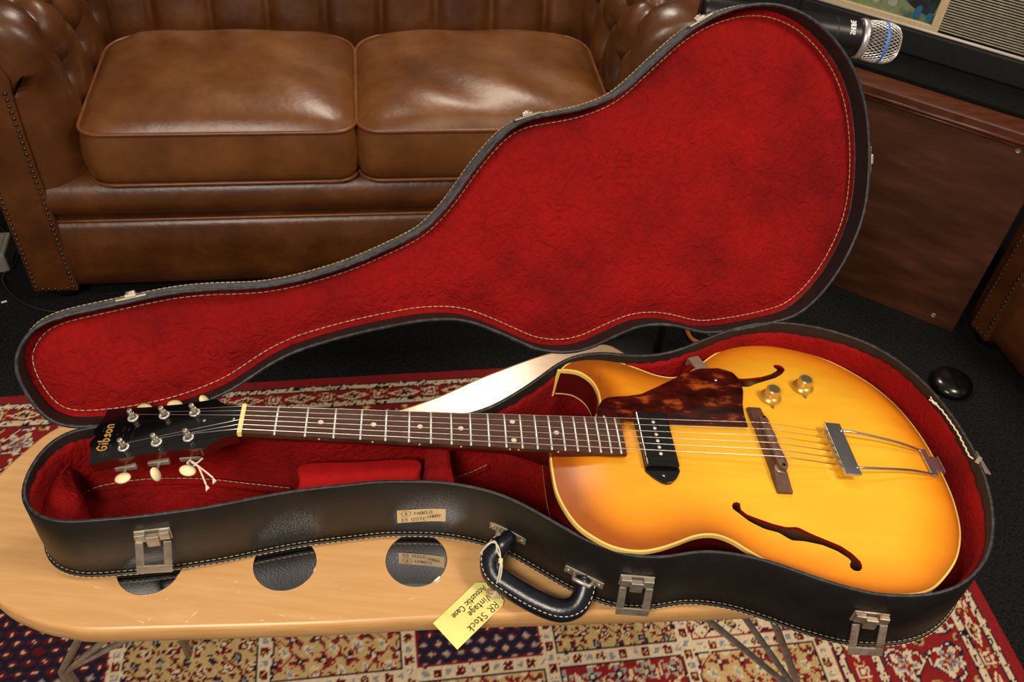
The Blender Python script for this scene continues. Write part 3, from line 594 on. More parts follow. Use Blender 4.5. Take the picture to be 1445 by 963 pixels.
# ------------------------------------------------------------------ price tag tied to the handle
tg = thing('price_tag', 'yellow card tag with handwriting tied to the case handle', 'tag', (-.02, .535, TZ + .002))
TG = [(-.0592, .5172), (-.0287, .4891), (.0176, .5475), (.0181, .5534), (-.0021, .5744), (-.0159, .5729)]
TGz = lambda x, y: TZ + .0035 + .05 * (y - .53) * (1 if y < .53 else .1)
card = MB().prism(TG, lambda x, y: (x, y, TGz(x, y) - .0004), lambda x, y: (x, y, TGz(x, y))).build('card', 'tag', tg, world=True)
MB().lathe([(.0048, 0), (.0048, .0004), (.0014, .0004)], 20, Matrix.Translation((.0012, .5628, TGz(0, .563)))).build('eyelet', 'eyelet', tg, world=True)
rd = np.array((-.62, -.785)); ud = np.array((.785, -.62)); tw_ = MB()
to = np.array((.0062, .5512))
def tf(x, y): p = to + rd * x + ud * y; return (p[0], p[1], TGz(*p) + .00025)
strokes(tw_, 'RR Stock', .0000, .0010, .0086, tf, .0009, gap=.18)
strokes(tw_, 'Vintage', -.0015, -.0110, .0080, tf, .0009, gap=.16)
strokes(tw_, 'Acoustic Case', -.0060, -.0222, .0074, tf, .0009, gap=.10)
tw_.build('tag_writing', 'ink', card)
ld = MB()
for k in range(2):
    o = .0022 * k; ld.tube(smooth_open([(.0012, .5628, TZ + .0045), (.0055 + o, .5585, .588), (.0085 + o, .561, .6045), (.0100 + o, .569, .6155), (.0100 + o * .5, .579, .6215), (.0075 - o, .590 - o, .6265), (.002, .5965 + o, .629), (-.006, .596, .626 - o), (-.0135, .592, .612)], 40), .0009, 6)
ld.tube([(.0100, .5755, .620), (.0103, .578, .6215), (.0100, .5805, .6225)], .0026, 8)
for k in range(5): ld.tube(smooth_open([(.0085, .5605, .6035), (.0080 + .0012 * k, .556, .593), (.0035 + .0028 * k, .5515 + .0005 * k, .5815)], 10), .0007, 5)
ld.build('tie_string', 'cord', tg, world=True)
# ------------------------------------------------------------------ guitar (own frame in mm: x nut to tail, y to the cutaway side, z up from fretboard)
GA = Matrix(((.98966, -.12682, .06698), (.12291, .99063, .05960), (-.07391, -.05075, .99597)))
GM = GA.to_4x4(); GM.translation = (-.29053, .66200, CAM_H - .81995)
gt = thing('archtop_guitar', 'sunburst archtop guitar with single cutaway lying in the red plush case', 'guitar', mtx=GM)
mm = lambda P: [tuple(c / 1000. for c in p) for p in P]
class GB(MB):
    def build(s, name, m, parent=None, **k): return obj(name, mm(s.v), s.f, m, parent or gt, **k)
HALF = [(348, 26), (348, 46), (350, 76), (358, 102), (369, 122), (384, 136), (402, 147), (421, 152), (440, 152), (460, 147), (480, 139), (500, 130), (516, 126), (530, 126.5), (545, 133), (560, 145), (577, 161), (595, 177), (615, 191), (640, 202), (667, 208), (700, 207), (734, 199), (764, 186), (792, 166), (818, 139), (838, 104), (849, 66), (853.5, 33), (854.5, 0)]
tre = smooth_open(HALF[6:], 140)              # treble rim from horn to tail
BASS = HALF[:16] + [(577, 157), (595, 165), (615, 173), (640, 182), (667, 190), (700, 195), (734, 194)] + HALF[23:]      # bass rim a little slimmer
bas = smooth_open(BASS, 170)                  # bass rim from neck to tail
horn = smooth_open([(402, 147), (392, 141), (383, 133), (375, 123)], 14)
cut = smooth_open([(375, 123), (389, 123.5), (402, 120.5), (414, 109), (420, 93), (421, 74), (417, 56), (408, 40), (398, 30), (392, 27)], 50)
BO = np.vstack([[(348, 0)], np.c_[bas[:, 0], -bas[:, 1]], tre[::-1][1:], horn[1:], cut[1:], [(380, 27), (365, 27), (350, 27), (348, 26)]])
ze = lambda x: -14 - .03 * (x - 330)
def arch(d): s = np.clip(d / 80., 0, 1); return 8 * s * s * (3 - 2 * s)
FH = np.array([(557.2, -82.7), (561.7, -81.5), (565.1, -83.7), (563.6, -90.9), (569.7, -97.7), (582.2, -103.5), (597.8, -110.2), (612.2, -114.2), (626.2, -113.7), (638.1, -120.9), (655.0, -128.9), (670.4, -136.0), (681.8, -145.1), (688.8, -154.4), (689.9, -161.3), (686.0, -166.0), (679.8, -166.9), (674.9, -164.4), (674.5, -159.6), (678.0, -154.9), (675.6, -151.2), (664.8, -142.9), (649.4, -135.9), (629.9, -131.6), (614.2, -130.6), (601.9, -121.5), (586.1, -116.6), (571.1, -107.1), (561.3, -96.9), (554.8, -91.0), (554.8, -85.8)])
FH = resample(FH, 80, True); FH2 = FH * np.array((1, -.965))
BO = ccw(BO); BOi = offset(BO, -2.2)
v2, f2 = fill(BOi, [FH, FH2], step=9); db = poly_dist(v2, BO); zt = ze(v2[:, 0]) + arch(db)
top = obj('body_top', mm(np.c_[v2, zt]), f2, 'burst', gt, smooth=True, label='amber sunburst arched top')
def L3(h): return np.array(lin(h)[:3])
g = 1 - np.clip(db / 75., 0, 1)
# painted sunburst: yellow amber in the middle, orange then brown at the rim
grain = .94 + .12 * vnoise(v2[:, 0] * .02, v2[:, 1] * .22, 31)
cA, cB, cC = L3('f4b42c'), L3('df8717'), L3('9a4e10')
ax_ = np.clip((560 - v2[:, 0]) / 220., 0, 1) * .55         # upper bout sprayed deeper
u = np.clip(g ** 1.8 * .95 + ax_, 0, 1)[:, None]
cc = np.where(u < .6, cA + (cB - cA) * u / .6, cB + (cC - cB) * (u - .6) / .4) * grain[:, None]
vcol(top, cc)
def zt_at(P): P = np.asarray(P, float); return ze(P[:, 0]) + arch(poly_dist(P, BO))
for h in (FH, FH2):
    h = ccw(h); z = zt_at(h); GB().grid([np.c_[h, z - 4.5].tolist(), np.c_[h, z - .02].tolist()], closed_v=True).build('f_hole_edge', 'cherry_edge', smooth=True)
# binding: cream strip around the top edge, thin one at the back
TAP = np.clip((-BO[:, 1] - 90) / 40., 0, 1) * .14          # bass side leans in towards the back
def brow(o, dz):
    Q = offset(BO, o); return [(x, y + t * max(0., -dz - 5), ze(x) + dz) for (x, y), t in zip(Q, TAP)]
GB().grid([brow(-2.3, .15), brow(-.4, .15), brow(0, -.4), brow(.05, -5.5)], closed_v=True).build('binding', 'binding', smooth=False)
DEP = 44
GB().grid([brow(0, -5.4), brow(.4, -22), brow(0, -DEP + 2)], closed_v=True).build('body_side', 'cherry', smooth=True, label='dark cherry lacquered body side')
GB().grid([brow(.05, -DEP + 2.2), brow(0, -DEP), brow(-2, -DEP - .3)], closed_v=True).build('back_binding', 'binding')
BB_ = BO + np.c_[np.zeros(len(BO)), TAP * 39]; v2, f2 = fill(offset(BB_, -2), step=18); db = poly_dist(v2, BO)
bk = obj('body_back', mm(np.c_[v2, ze(v2[:, 0]) - DEP - .3 - .5 * arch(db)]), [q[::-1] for q in f2], 'cherry', gt, smooth=True)
v2, f2 = fill(offset(BB_, -3), step=25); obj('inside_wood', mm(np.c_[v2, ze(v2[:, 0]) - DEP + 3]), f2, 'inside', bk, smooth=True)
# cream edge down the sharp horn point
GB().tube([(375, 123, ze(375) - .5), (373.5, 122.2, ze(375) - 20), (372.5, 121.5, ze(375) - DEP)], 2.6, 8).build('horn_binding', 'binding')
# neck, heel and fretboard
wf = lambda x: 42 + 10 * x / 314.
FE = 437
nk = []
for x in np.linspace(-2, 352, 30):
    hwid = wf(max(x, 0)) / 2; dep = 19 + 4 * x / 350; heel = max(0, (x - 285) / 60.); dep = dep + 26 * min(1, heel) ** 1.6
    row = []
    for k in range(17):
        a = math.pi * k / 16; cs = math.cos(a); sn = math.sin(a); row.append((x, hwid * .99 * math.copysign(abs(cs) ** .85, cs), -5.5 - (dep - 5.5) * sn ** .8))
    nk.append(row)
GB().grid(nk).build('neck', 'cherry', smooth=True, label='dark cherry stained neck')
fb = []
for x in np.linspace(0, FE, 24):
    hwid = wf(x) / 2; fb.append([(x, -hwid, -6), (x, -hwid, -1.0), (x, -hwid * .6, -.35), (x, 0, 0), (x, hwid * .6, -.35), (x, hwid, -1.0), (x, hwid, -6)])
fbm = GB().grid(fb); n7 = len(fb); fbm.f.append(tuple((n7 - 1) * 7 + k for k in range(7))); fbm.f.append(tuple(range(6, -1, -1)))
fbo = fbm.build('fretboard', 'rosewood', label='dark rosewood fretboard')
GB().box((385, 0, -10), (90, 50, 8)).build('neck_extension', 'cherry')
fx = [628 * (1 - 2 ** (-n / 12)) for n in range(0, 21)]
for n in range(1, 21):
    x = fx[n]; hwid = wf(x) / 2 - .2
    GB().tube([(x, -hwid, -1.2), (x, -hwid + .6, -.3), (x, -hwid * .5, .35), (x, 0, .6), (x, hwid * .5, .35), (x, hwid - .6, -.3), (x, hwid, -1.2)], 1.25, 8).build('fret', 'fret', fbo, smooth=True)
for n in (3, 5, 7, 9, 12, 15):
    x = (fx[n] + fx[n - 1]) / 2
    for y in ((-14.5, 14.5) if n == 12 else (0,)):
        zz = -.25 if n == 12 else 0.
        GB().lathe([(3.1, zz - .2), (3.1, zz + .12), (1e-5, zz + .12)], 20, Matrix.Translation((x, y, 0))).build('dot_inlay', 'pearl', fbo)
    for k in ((-5, 5) if n == 12 else (0,)):
        GB().lathe([(1.1, 0), (1.0, .3), (1e-5, .35)], 10, Matrix.Translation((x + k, -wf(x) / 2, -3.6)) @ Matrix.Rotation(math.pi / 2, 4, 'X')).build('side_dot', 'bone', fbo)
GB().prism([(-5, -22), (0, -21.4), (0, 21.4), (-5, 22)], lambda x, y: (x, y, -6), lambda x, y: (x, y, 1.6 + (.5 if x > -2 else 0))).build('nut', 'bone', bevel=.0004)
# headstock tilted back 14 degrees about the nut
TH = math.radians(13.6); HM = Matrix.Translation((-5, 0, -1.2)) @ Matrix.Rotation(-TH, 4, 'Y')
def hs(x, y, z=0.): return tuple(HM @ Vector((x, y, z)))
HH = [(0, 22.5), (-10, 23.5), (-18, 26), (-26, 31), (-31, 36), (-34, 37.2), (-70, 35.5), (-105, 36.5), (-140, 39.5), (-160, 41.5), (-161.5, 36), (-162, 30), (-163.5, 22), (-167.5, 13), (-168.5, 8), (-166, 3), (-164.6, 0)]
HO = HH + [(x, -y) for x, y in HH[::-1][1:]]
hsd = GB().prism(HO, lambda x, y: hs(x, y, -.4), lambda x, y: hs(x, y, 0)).build('headstock_face', 'blackgloss', bevel=.0004, label='glossy black headstock face')
GB().prism(HO, lambda x, y: hs(x, y * .985, -14), lambda x, y: hs(x, y * .998, -.4)).build('headstock', 'cherry')
lg = GB(); lfr = lambda x, y: hs(-146.5 - y, -24 + x, .06)          # reads across the head, tops of letters to the tip
xx = 0.
strokes(lg, 'Gibson'.replace('G', 'G'), 0, 0, 11.0, lfr, 1.7, gap=.17, ital=.12)
lg.build('gold_lettering', 'gold', hsd)
scr = GB()
for k in range(34):      # fine scratches worn into the lacquer near the tip
    x0, y0 = rng.uniform(-158, -118), rng.uniform(-34, 14); ln = rng.uniform(2, 9); a = rng.normal(1.35, .15); dx, dy = math.cos(a) * ln, math.sin(a) * ln
    scr.add([hs(x0, y0, .05), hs(x0 + .18, y0, .05), hs(x0 + dx + .1, y0 + dy, .05), hs(x0 + dx, y0 + dy, .05)], [(0, 1, 2, 3)])
scr.build('lacquer_scratches', 'steel', hsd, kind='stuff')
for x, y in ((-41, 4.5), (-7, 1)): GB().lathe([(2.2, 0), (1.8, .9), (1e-5, 1.2)], 14, Matrix(HM) @ Matrix.Translation((x, y, 0))).build('screw', 'chrome', hsd, smooth=True)
PO = [(-126.5, 22.3), (-90, 20.6), (-54.6, 19)]
posts = {}
for sd in (-1, 1):
    for k, (x, y) in enumerate(PO):
        T = HM @ Matrix.Translation((x, sd * y, 0))
        bush = GB().lathe([(6.3, 0), (6.2, .9), (5.6, 1.4), (4.4, 1.4), (3.8, .6), (3.6, -.5)], 22, T).build('tuner_bushing', 'fret', smooth=True)
        GB().lathe([(2.6, -.5), (2.6, 7.2), (2.2, 7.4), (2.2, 8.4), (3.0, 8.6), (3.0, 12.6), (2.6, 13.2), (1e-5, 13.2)], 16, T).build('string_post', 'nickel', bush, smooth=True)
        GB().tube([(tuple(T @ Vector((2.9 * math.cos(a), 2.9 * math.sin(a), 5.6 + a * .22)))) for a in np.linspace(0, 12, 40)], .45, 5).build('string_winding', 'stringm', bush)
        sh = GB().box(tuple(HM @ Vector((x, sd * (y + 9), -16.5))), (24, 17, 6), HM.to_3x3()).build('tuner_housing', 'nickel', bevel=.001)
        yb = sd * 52.5
        GB().tube([hs(x, sd * (y + 10), -16.5), hs(x, yb - sd * 6, -16.5)], 1.7, 8).build('tuner_shaft', 'nickel', sh)
        rot = {(-1, 0): 0, (-1, 1): 1.35, (-1, 2): .45, (1, 0): .2, (1, 1): .3, (1, 2): 1.2}[(sd, k)]
        bt = GB().lathe([(1e-5, -3.4), (4.5, -3.1), (8.2, -1.6), (9, 0), (8.2, 1.6), (4.5, 3.1), (1e-5, 3.4)], 24, HM @ Matrix.Translation((x, yb, -16.5)) @ Matrix.Rotation(rot, 4, 'Y') @ Matrix.Scale(.82, 4, (0, 1, 0)))
        bt.build('tuner_button', 'ivory', sh, smooth=True)
        posts[(sd, k)] = T @ Vector((0, 0, 6.0))
# pickguard, bracket
zc = lambda x, y, h=0: float(zt_at([(x, y)])[0]) + h
PG = [(409, 29.5), (411, 42), (416, 53.6), (421, 61), (428, 65.5), (440, 68.5), (452.6, 70.2), (472.5, 75.8), (504.5, 96.5), (537.6, 119.6), (562.8, 131.8), (588.8, 135.4), (606.7, 129.9), (614.9, 114.6), (612.8, 94.2), (606, 71.1), (603.5, 52.9), (603, 31.9), (499, 27.5), (498.5, 44.5), (457.5, 44.5), (457.0, 27.5), (439, 27.5)]
PGs = resample(np.array(PG), 160, True); pz = -3.2
pg = GB().prism(PGs.tolist(), lambda x, y: (x, y, pz - 1.6 - .032 * (x - 440)), lambda x, y: (x, y, pz - .032 * (x - 440))).build('pickguard', 'tortoise', bevel=.0003, label='tortoiseshell pickguard')
for x, y in ((418.3, 31.5), (579.4, 112)): GB().lathe([(2.6, 0), (2.2, .9), (1e-5, 1.1)], 16, Matrix.Translation((x, y, pz - .032 * (x - 440)))).build('screw', 'chrome', pg, smooth=True)
GB().box((563, 142, -9.2), (16, 26, 2), Matrix.Rotation(.35, 3, 'Z')).box((558.5, 154, -14.5), (16, 2, 12), Matrix.Rotation(.35, 3, 'Z')).build('pickguard_bracket', 'nickel', pg)
# pickup
pu = GB().prism([(457.5, -46), (466, -56), (474, -62.5), (480, -64), (486, -62.5), (493, -56), (499, -46), (499, 46), (493, 56), (486, 62.5), (480, 64), (474, 62.5), (466, 56), (457.5, 46)], lambda x, y: (x, y, zc(x, 0) - 3), lambda x, y: (x, y, zc(478, 0) + (3.4 if abs(y) > 44 else 3.4))).build('pickup_base', 'blackplastic', bevel=.0006)
GB().box((478.2, 0, zc(478, 0) + 5.2), (40, 86, 8.4)).build('pickup_cover', 'blackplastic', pu, bevel=.002, seg=3, label='black dog-ear pickup cover')
for k in range(6): GB().lathe([(2.3, 0), (2.2, .8), (1e-5, 1.1)], 14, Matrix.Translation((478.3, 25.3 - 10.1 * k, zc(478, 0) + 9.2))).build('pole_screw', 'fret', pu, smooth=True)
GB().lathe([(2.0, 0), (1.8, .7), (1e-5, .9)], 14, Matrix.Translation((478, -53.5, zc(478, 0) + 3.4))).build('screw', 'chrome', pu, smooth=True)
# knobs
for x, y in ((650.5, 91), (702.5, 114.5)):
    kn = GB().lathe([(14, 3), (13.8, 4.6), (12, 7), (9.8, 8.6), (9.2, 17.0), (8.6, 17.8), (1e-5, 17.8)], 40, Matrix.Translation((x, y, zc(x, y)))).build('control_knob', 'knobgold', smooth=False, label='gold top hat control knob')
    GB().lathe([(7.2, 17.9), (7.0, 18.2), (1e-5, 18.1)], 30, Matrix.Translation((x, y, zc(x, y)))).build('knob_cap', 'knobtop', kn)
    GB().prism([(-4, -14.5), (4, -14.5), (0, -19.5)], lambda a, b: (x + a * .8 - 1, y + b, zc(x, y) + .2), lambda a, b: (x + a * .8 - 1, y + b, zc(x, y) + 1.2)).build('pointer', 'knobtop', kn)
    GB().lathe([(3.2, -1), (3.2, 3.2)], 14, Matrix.Translation((x, y, zc(x, y)))).build('knob_shaft', 'nickel', kn)
# bridge
by = np.linspace(-68, 68, 41); zb_ = lambda y: zc(622, y)
brows = []
for y in by:
    t = abs(y) / 68.; xm = 622 - .02 * y; hh = 10 if abs(y) < 40 else 10 - 5.5 * (abs(y) - 40) / 28.; wv = 9.2 - 1.0 * (abs(y) < 40); z = zb_(y)
    brows.append([(xm - wv, y, z - .3), (xm - wv, y, z + hh * .8), (xm - wv + 1.5, y, z + hh), (xm + wv - 1.5, y, z + hh), (xm + wv, y, z + hh * .8), (xm + wv, y, z - .3)])
bb = GB().grid(brows); bb.f += [tuple(range(6)), tuple((40) * 6 + k for k in range(5, -1, -1))]; br = bb.build('bridge_base', 'rosewood_b', label='rosewood bridge base')
sr = []
for y in np.linspace(-44, 44, 67):
    e = max(0, (abs(y) - 36) / 8.); st = [-27.5, -16.5, -5.5, 5.5, 16.5, 27.5]; k = min(range(6), key=lambda i: abs(st[i] - y)); xo = (3.6, 2.0, .4, 2.6, 1.0, -1.4)[k]
    wv = 5.6 * math.sqrt(max(.02, 1 - e * e)); z = zb_(0); hgt = 19.6 if e <= 0 else 19.6 - 3 * e
    xm = 623.5 - .05 * y; sr.append([(xm - wv, y, z + 11.5), (xm - wv, y, z + 17), (xm - wv * .2 + xo * .5, y, z + hgt), (xm + wv * .6 + xo * .4, y, z + hgt - .6), (xm + wv, y, z + 16), (xm + wv, y, z + 11.5)])
sb = GB().grid(sr); sb.f += [tuple(range(6)), tuple(66 * 6 + k for k in range(5, -1, -1))]; sad = sb.build('bridge_saddle', 'rosewood_b', br)
for y in (-38, 38):
    GB().lathe([(6.6, 9.6), (6.9, 10.2), (6.9, 11.6), (6.6, 12)], 24, Matrix.Translation((623, y, zb_(0)))).build('thumbwheel', 'nickel', br)
    GB().lathe([(2.2, 17), (2.2, 19.2), (1e-5, 19.2)], 12, Matrix.Translation((623.5 - .05 * y, y, zb_(0)))).build('height_post', 'foot', sad)
# trapeze tailpiece
tz = zc(715, 0) + 12
tp_ = GB().prism([(704.5, -42), (704.5, 42), (726.5, 42), (726.5, -42)], lambda x, y: (x, y, tz - 3), lambda x, y: (x, y, tz + (1.5 if x < 710 else 0))).build('tailpiece_plate', 'chrome', bevel=.0008)
for sy in (-1, 1):
    GB().tube(smooth_open([(722, sy * 30, tz - 1), (745, sy * 29, tz - 2), (800, sy * 23, zc(800, 0) + 7), (836, sy * 19.5, ze(836) + 4.2)], 20), 1.7, 8).build('tailpiece_rod', 'chrome', tp_, smooth=True)
GB().box((839, 0, ze(839) + 3.8), (8, 43, 2.6)).box((857.5, 0, ze(850) - 14), (2, 26, 34)).box((850, 0, ze(845) + 1.6), (16, 24, 2)).build('tailpiece_hinge', 'chrome', tp_, bevel=.0006)
for k in range(6): GB().lathe([(2.3, 0), (2.3, 3.5), (1e-5, 4)], 12, Matrix.Translation((703.5, -27 + 10.8 * k, tz - 1)) @ Matrix.Rotation(-math.pi / 2, 4, 'Y')).build('string_ball', 'chrome', tp_)
# strings: k = 0 bass (near) .. 5 treble
for k in range(6):
    yn = -17.5 + 7 * k; ys = -27.2 + 10.9 * k; r = (.62, .5, .42, .34, .3, .28)[k]
    post = posts[(-1, 2 - k)] if False else (posts[(-1, (2, 1, 0)[k])] if k < 3 else posts[(1, (0, 1, 2)[k - 3])])
    xs = 623.5 - .05 * ys + (1.2, .4, 0, .6, 0, -.6)[k]; z = zb_(0) + 20.0
    GB().tube([tuple(post), (-5, yn, 2.0), (0, yn, 2.3), (xs, ys, z), (704, -27 + 10.8 * k, tz - .8)], r, 6).build('string', 'stringm', smooth=True)
# white cord knotted on a tuner
tc_ = thing('knotted_cord', 'frayed white cord knotted round a tuner button of the guitar', 'cord', tuple(GM @ Vector((-.061, -.052, -.03))))
q = [GM @ (Vector(hs(-52.5 + dx, -49 + dy, -16.5 + dz)) / 1000) for dx, dy, dz in ((-4, 6, 2), (0, 6.5, 5), (4, 5, 3), (4, 5, -3), (-3, 6, -3))]
cdm = MB().tube(q, .0009, 6, closed=True)
for pts in ([(2, 5, 3), (8, 1, 2), (16, -4, -4), (24, -10, -9)], [(3, 5, 3), (9, 0, 1), (13, -8, -6), (17, -17, -11)], [(3, 5, 3), (7, 3, 3), (10, 7, 2), (12, 11, 1)]):
    cdm.tube(smooth_open([tuple(GM @ (Vector(hs(-52.5 + a, -49 + b, -16.5 + c)) / 1000)) for a, b, c in pts], 12), .001, 6)
    if pts[-1][1] < 0:
        for j in range(4):
            a, b, c = pts[-1]; cdm.tube([tuple(GM @ (Vector(hs(-52.5 + a, -49 + b, -16.5 + c)) / 1000)), tuple(GM @ (Vector(hs(-52.5 + a + 4 - j, -49 + b - 4 - j * 1.2, -16.5 + c - 2)) / 1000))], .0005, 5)
cdm.build('cord_strand', 'cord', tc_, world=True)
# ------------------------------------------------------------------ leather sofa and armchair
def tuft(s, t, a, b, t0, rows, depth=.022):
    """inward dent (m) of a buttoned surface; pleats drop from the lowest buttons"""
    out = np.zeros_like(s); best = np.full(s.shape, 9.); bd = np.full(s.shape, 9.)
    for j in range(rows):
        tj = t0 + j * b; off = (j % 2) * a / 2; si = np.round((s - off) / a) * a + off
        for k in (-1, 0, 1):
            sx = si + k * a; bd = np.minimum(bd, np.hypot(s - sx, t - tj))
            if j == 0: best = np.minimum(best, np.where(t < tj, np.abs(s - sx) + .004, 9.))
            if j < rows - 1:
                for dx in (-a / 2, a / 2):
                    ex, ey = dx, b; L2 = ex * ex + ey * ey; u = np.clip(((s - sx) * ex + (t - tj) * ey) / L2, 0, 1)
                    best = np.minimum(best, np.hypot(s - sx - u * ex, t - tj - u * ey))
    return depth * (np.exp(-best / .012) * .9 + np.exp(-(bd / .024) ** 2) * 1.0)
def chesterfield(root, W, D, seats, cush_d=.50, arm=.10, seat_top=.474, fw=.0895):
    """x along the front (0 = inner nail row of the left arm, W between the two inner rows), y to the back"""
    def part(name, mb, m, par=None, **k): return mb.build(name, m, par or root, **k)
    # base panel and roll under the cushions
    def lathe_x(prof, x0, x1, n=30):
        mb = MB(); mb.grid([[(x, y, z) for y, z in prof] for x in np.linspace(x0, x1, n)]); return mb
    bp = [(D - .12, .045), (.020, .045), (.006, .055), (.000, .10), (-.004, .16), (.000, .215), (.012, .232), (.03, .236)]
    part('base_panel', lathe_x(bp, .0, W), 'leather', smooth=True)
    rl = [(.016, .232)] + [(.045 - .052 * math.cos(a), .288 + .052 * math.sin(a)) for a in np.linspace(-1.0, 1.5, 14)] + [(.30, .337), (D - .2, .337)]
    part('seat_rail', lathe_x(rl, .0, W), 'leather', smooth=True)
    part('rail_piping', MB().tube([(x, .008, .2345) for x in np.linspace(0, W, 20)], .0035, 8), 'piping', smooth=True)
    # seat cushions
    cw = (W - 2 * arm) / seats
    for i in range(seats):
        xc = arm + cw * (i + .5); hx, hy = cw / 2 - .004, cush_d / 2; yc = hy - .012; T0, T1 = .340, seat_top
        c = MB(); nu, nv = 40, 34; rows = []
        def rr(u, v):        # square -> rounded rectangle, rounder at the back
            rad = .045 if v < 0 else .085; x, y = u * hx, v * hy; ax, ay = hx - rad, hy - rad
            if abs(x) > ax and abs(y) > ay:
                dx, dy = abs(x) - ax, abs(y) - ay; m = max(dx, dy); L = math.hypot(dx, dy); k_ = m / L if L > 0 else 1; x = math.copysign(ax + dx * k_, x); y = math.copysign(ay + dy * k_, y)
            return x, y
        for p in range(nu + 1):
            row = []
            for q in range(nv + 1):
                u = -1 + 2 * p / nu; v = -1 + 2 * q / nv; x, y = rr(u, v)
                cr = (1 - abs(u) ** 3.2) ** .55 * (1 - abs(v) ** 3.2) ** .55
                wr_ = .004 * math.sin(30 * x + 4 * math.sin(9 * y + i)) * math.sin(11 * y + 2 + i) * cr
                row.append((xc + x, yc + y, T1 - .004 + .052 * cr + wr_))
            rows.append(row)
        c.grid(rows)
        loop = []
        for k in range(120):
            a = k / 120 * 8; sd = int(a // 2); t = a % 2 - 1; u, v = ((t, -1), (1, t), (-t, 1), (-1, -t))[sd]; loop.append(rr(u, v))
        def lp(z, s=0.): return [(xc + x * (1 + s / hx), yc + y * (1 + s / hy), z) for x, y in loop]
        c.grid([lp(T1 - .004), lp(T1 - .03, .007), lp((T0 + T1) / 2, .010), lp(T0 + .025, .007), lp(T0 + .002), lp(T0 - .004, -.03)], closed_v=True)
        cu = part('seat_cushion', c, 'leather_seat', smooth=True)
        part('cushion_piping', MB().tube(lp(T1 - .003, .003), .0042, 8, closed=True), 'piping', cu, smooth=True)
        part('cushion_piping', MB().tube(lp(T0 + .003, .003), .0042, 8, closed=True), 'piping', cu, smooth=True)
    # arms (s = -1 left, +1 right): padded inside, roll on top, flat front facing
    AH = .70
    for sg in (-1, 1):
        X = (lambda x: x) if sg < 0 else (lambda x: W - x)
        prof = [(.100, .30), (.100, .36), (.099, .42), (.097, .47), (.092, .52), (.086, .555)] + [(-.015 + .105 * math.cos(a), .60 + .10 * math.sin(a)) for a in np.linspace(-.1, math.pi + .35, 18)] + [(-.098, .54), (-.096, .40), (-.095, .20), (-.092, .045)]
        prof = [(x if x > 0 else x * (.45 + .55 * fw / .0895), z) for x, z in prof]; P = resample(np.array(prof), 90, False); L = np.r_[0, np.cumsum(np.linalg.norm(np.diff(P, axis=0), axis=1))]
        ys = np.concatenate([np.linspace(0, .07, 9)[:-1], np.linspace(.07, D - .02, 70)])
        Nn = np.gradient(P, axis=0); Nn /= np.linalg.norm(Nn, axis=1)[:, None]; Nn = np.stack([Nn[:, 1], -Nn[:, 0]], 1)
        Y, T = np.meshgrid(ys, L, indexing='ij'); dent = tuft(Y - .125, T, .135, .105, .225, 3, .036) * np.clip((Y - .03) / .06, 0, 1) * (T < .60)
        bul = .014 * np.sin(np.clip((T - .1) / .5, 0, 1) * math.pi); rows = []
        for i, y in enumerate(ys):
            k = max(0, 1 - y / .07); shr = (1 - math.sqrt(max(0, 1 - k * k))); row = []
            for j in range(len(P)):
                d = bul[i, j] - dent[i, j]; x = P[j, 0] + Nn[j, 0] * d; z = P[j, 1] + Nn[j, 1] * d
                x = x + (-.045 - x) * shr * (.85 - .45 * min(1, max(0, (P[j, 1] - .54) / .05)) if P[j, 0] > -.04 else .1); z = z + (.60 - z) * shr * (.35 if z > .6 else 0)
                row.append((X(x), y, z))
            rows.append(row)
        am_ = MB().grid(rows); c0_ = np.mean(np.array(rows[0]), axis=0); am_.v.append((c0_[0], .012, c0_[2])); kc = len(am_.v) - 1; am_.f += [(j, j + 1, kc) for j in range(len(P) - 1)]
        part('arm', am_, 'leather', smooth=True)
        part('arm_frame', MB().box((X(-.02), .17, .33), (.12 * (fw / .0895) ** .5, .28, .54)), 'leather')
        # front facing with scroll head
        fp = [(.009, .045), (.009, .30), (.009, .45), (.011, .54), (.016, .580), (.006, .612), (-.03, .624), (-.066, .612), (-.083, .586), (-.089, .54), (-.0895, .45), (-.0895, .30), (-.0895, .045)]
        fp = [(x if x > 0 else x * fw / .0895, z) for x, z in fp]
        if sg > 0: fp = [(W - x, z) for x, z in fp][::-1]
        fc_ = MB().prism(fp, lambda x, z: (x, .07, z), lambda x, z: (x, -.006, z))
        fo = part('arm_facing', fc_, 'leather', bevel=.004)
        nm = MB().lathe([(.0044, 0), (.0039, .0019), (.0022, .0031), (1e-6, .0034)], 10)
        def nail_at(x, z, first=[None]):
            if first[0] is None: first[0] = nm.build('nail', 'nail', fo, smooth=True); o = first[0]
            else: o = first[0].copy(); COL.objects.link(o); o.parent = fo
            o.matrix_basis = Matrix.Translation((X(x), -.006, z)) @ Matrix.Rotation(math.pi / 2, 4, 'X')
        z = .058
        while z < .56:
            nail_at(.0005, z)
            nail_at(-fw + .0085, z + .003); z += .0138
        nk_ = max(2, round((fw - .008) / .0148))
        for k in range(1, nk_): nail_at(-fw + .0085 + (fw - .008) / nk_ * k, .054)
        part('foot', MB().lathe([(.020, 0), (.030, .006), (.036, .02), (.034, .034), (.024, .046)], 20, Matrix.Translation((X(-.03), .05, .0))), 'foot', smooth=True)
        part('foot', MB().lathe([(.020, 0), (.030, .006), (.036, .02), (.034, .034), (.024, .046)], 20, Matrix.Translation((X(-.03), D - .08, .0))), 'foot', smooth=True)
    # buttoned back
    prof = [(.40, .30), (.405, .40), (.412, .47), (.425, .53), (.44, .58)] + [(.545 - .105 * math.cos(a), .61 + .10 * math.sin(a)) for a in np.linspace(.2, math.pi + .3, 16)] + [(.645, .50), (.645, .20), (.645, .045)]
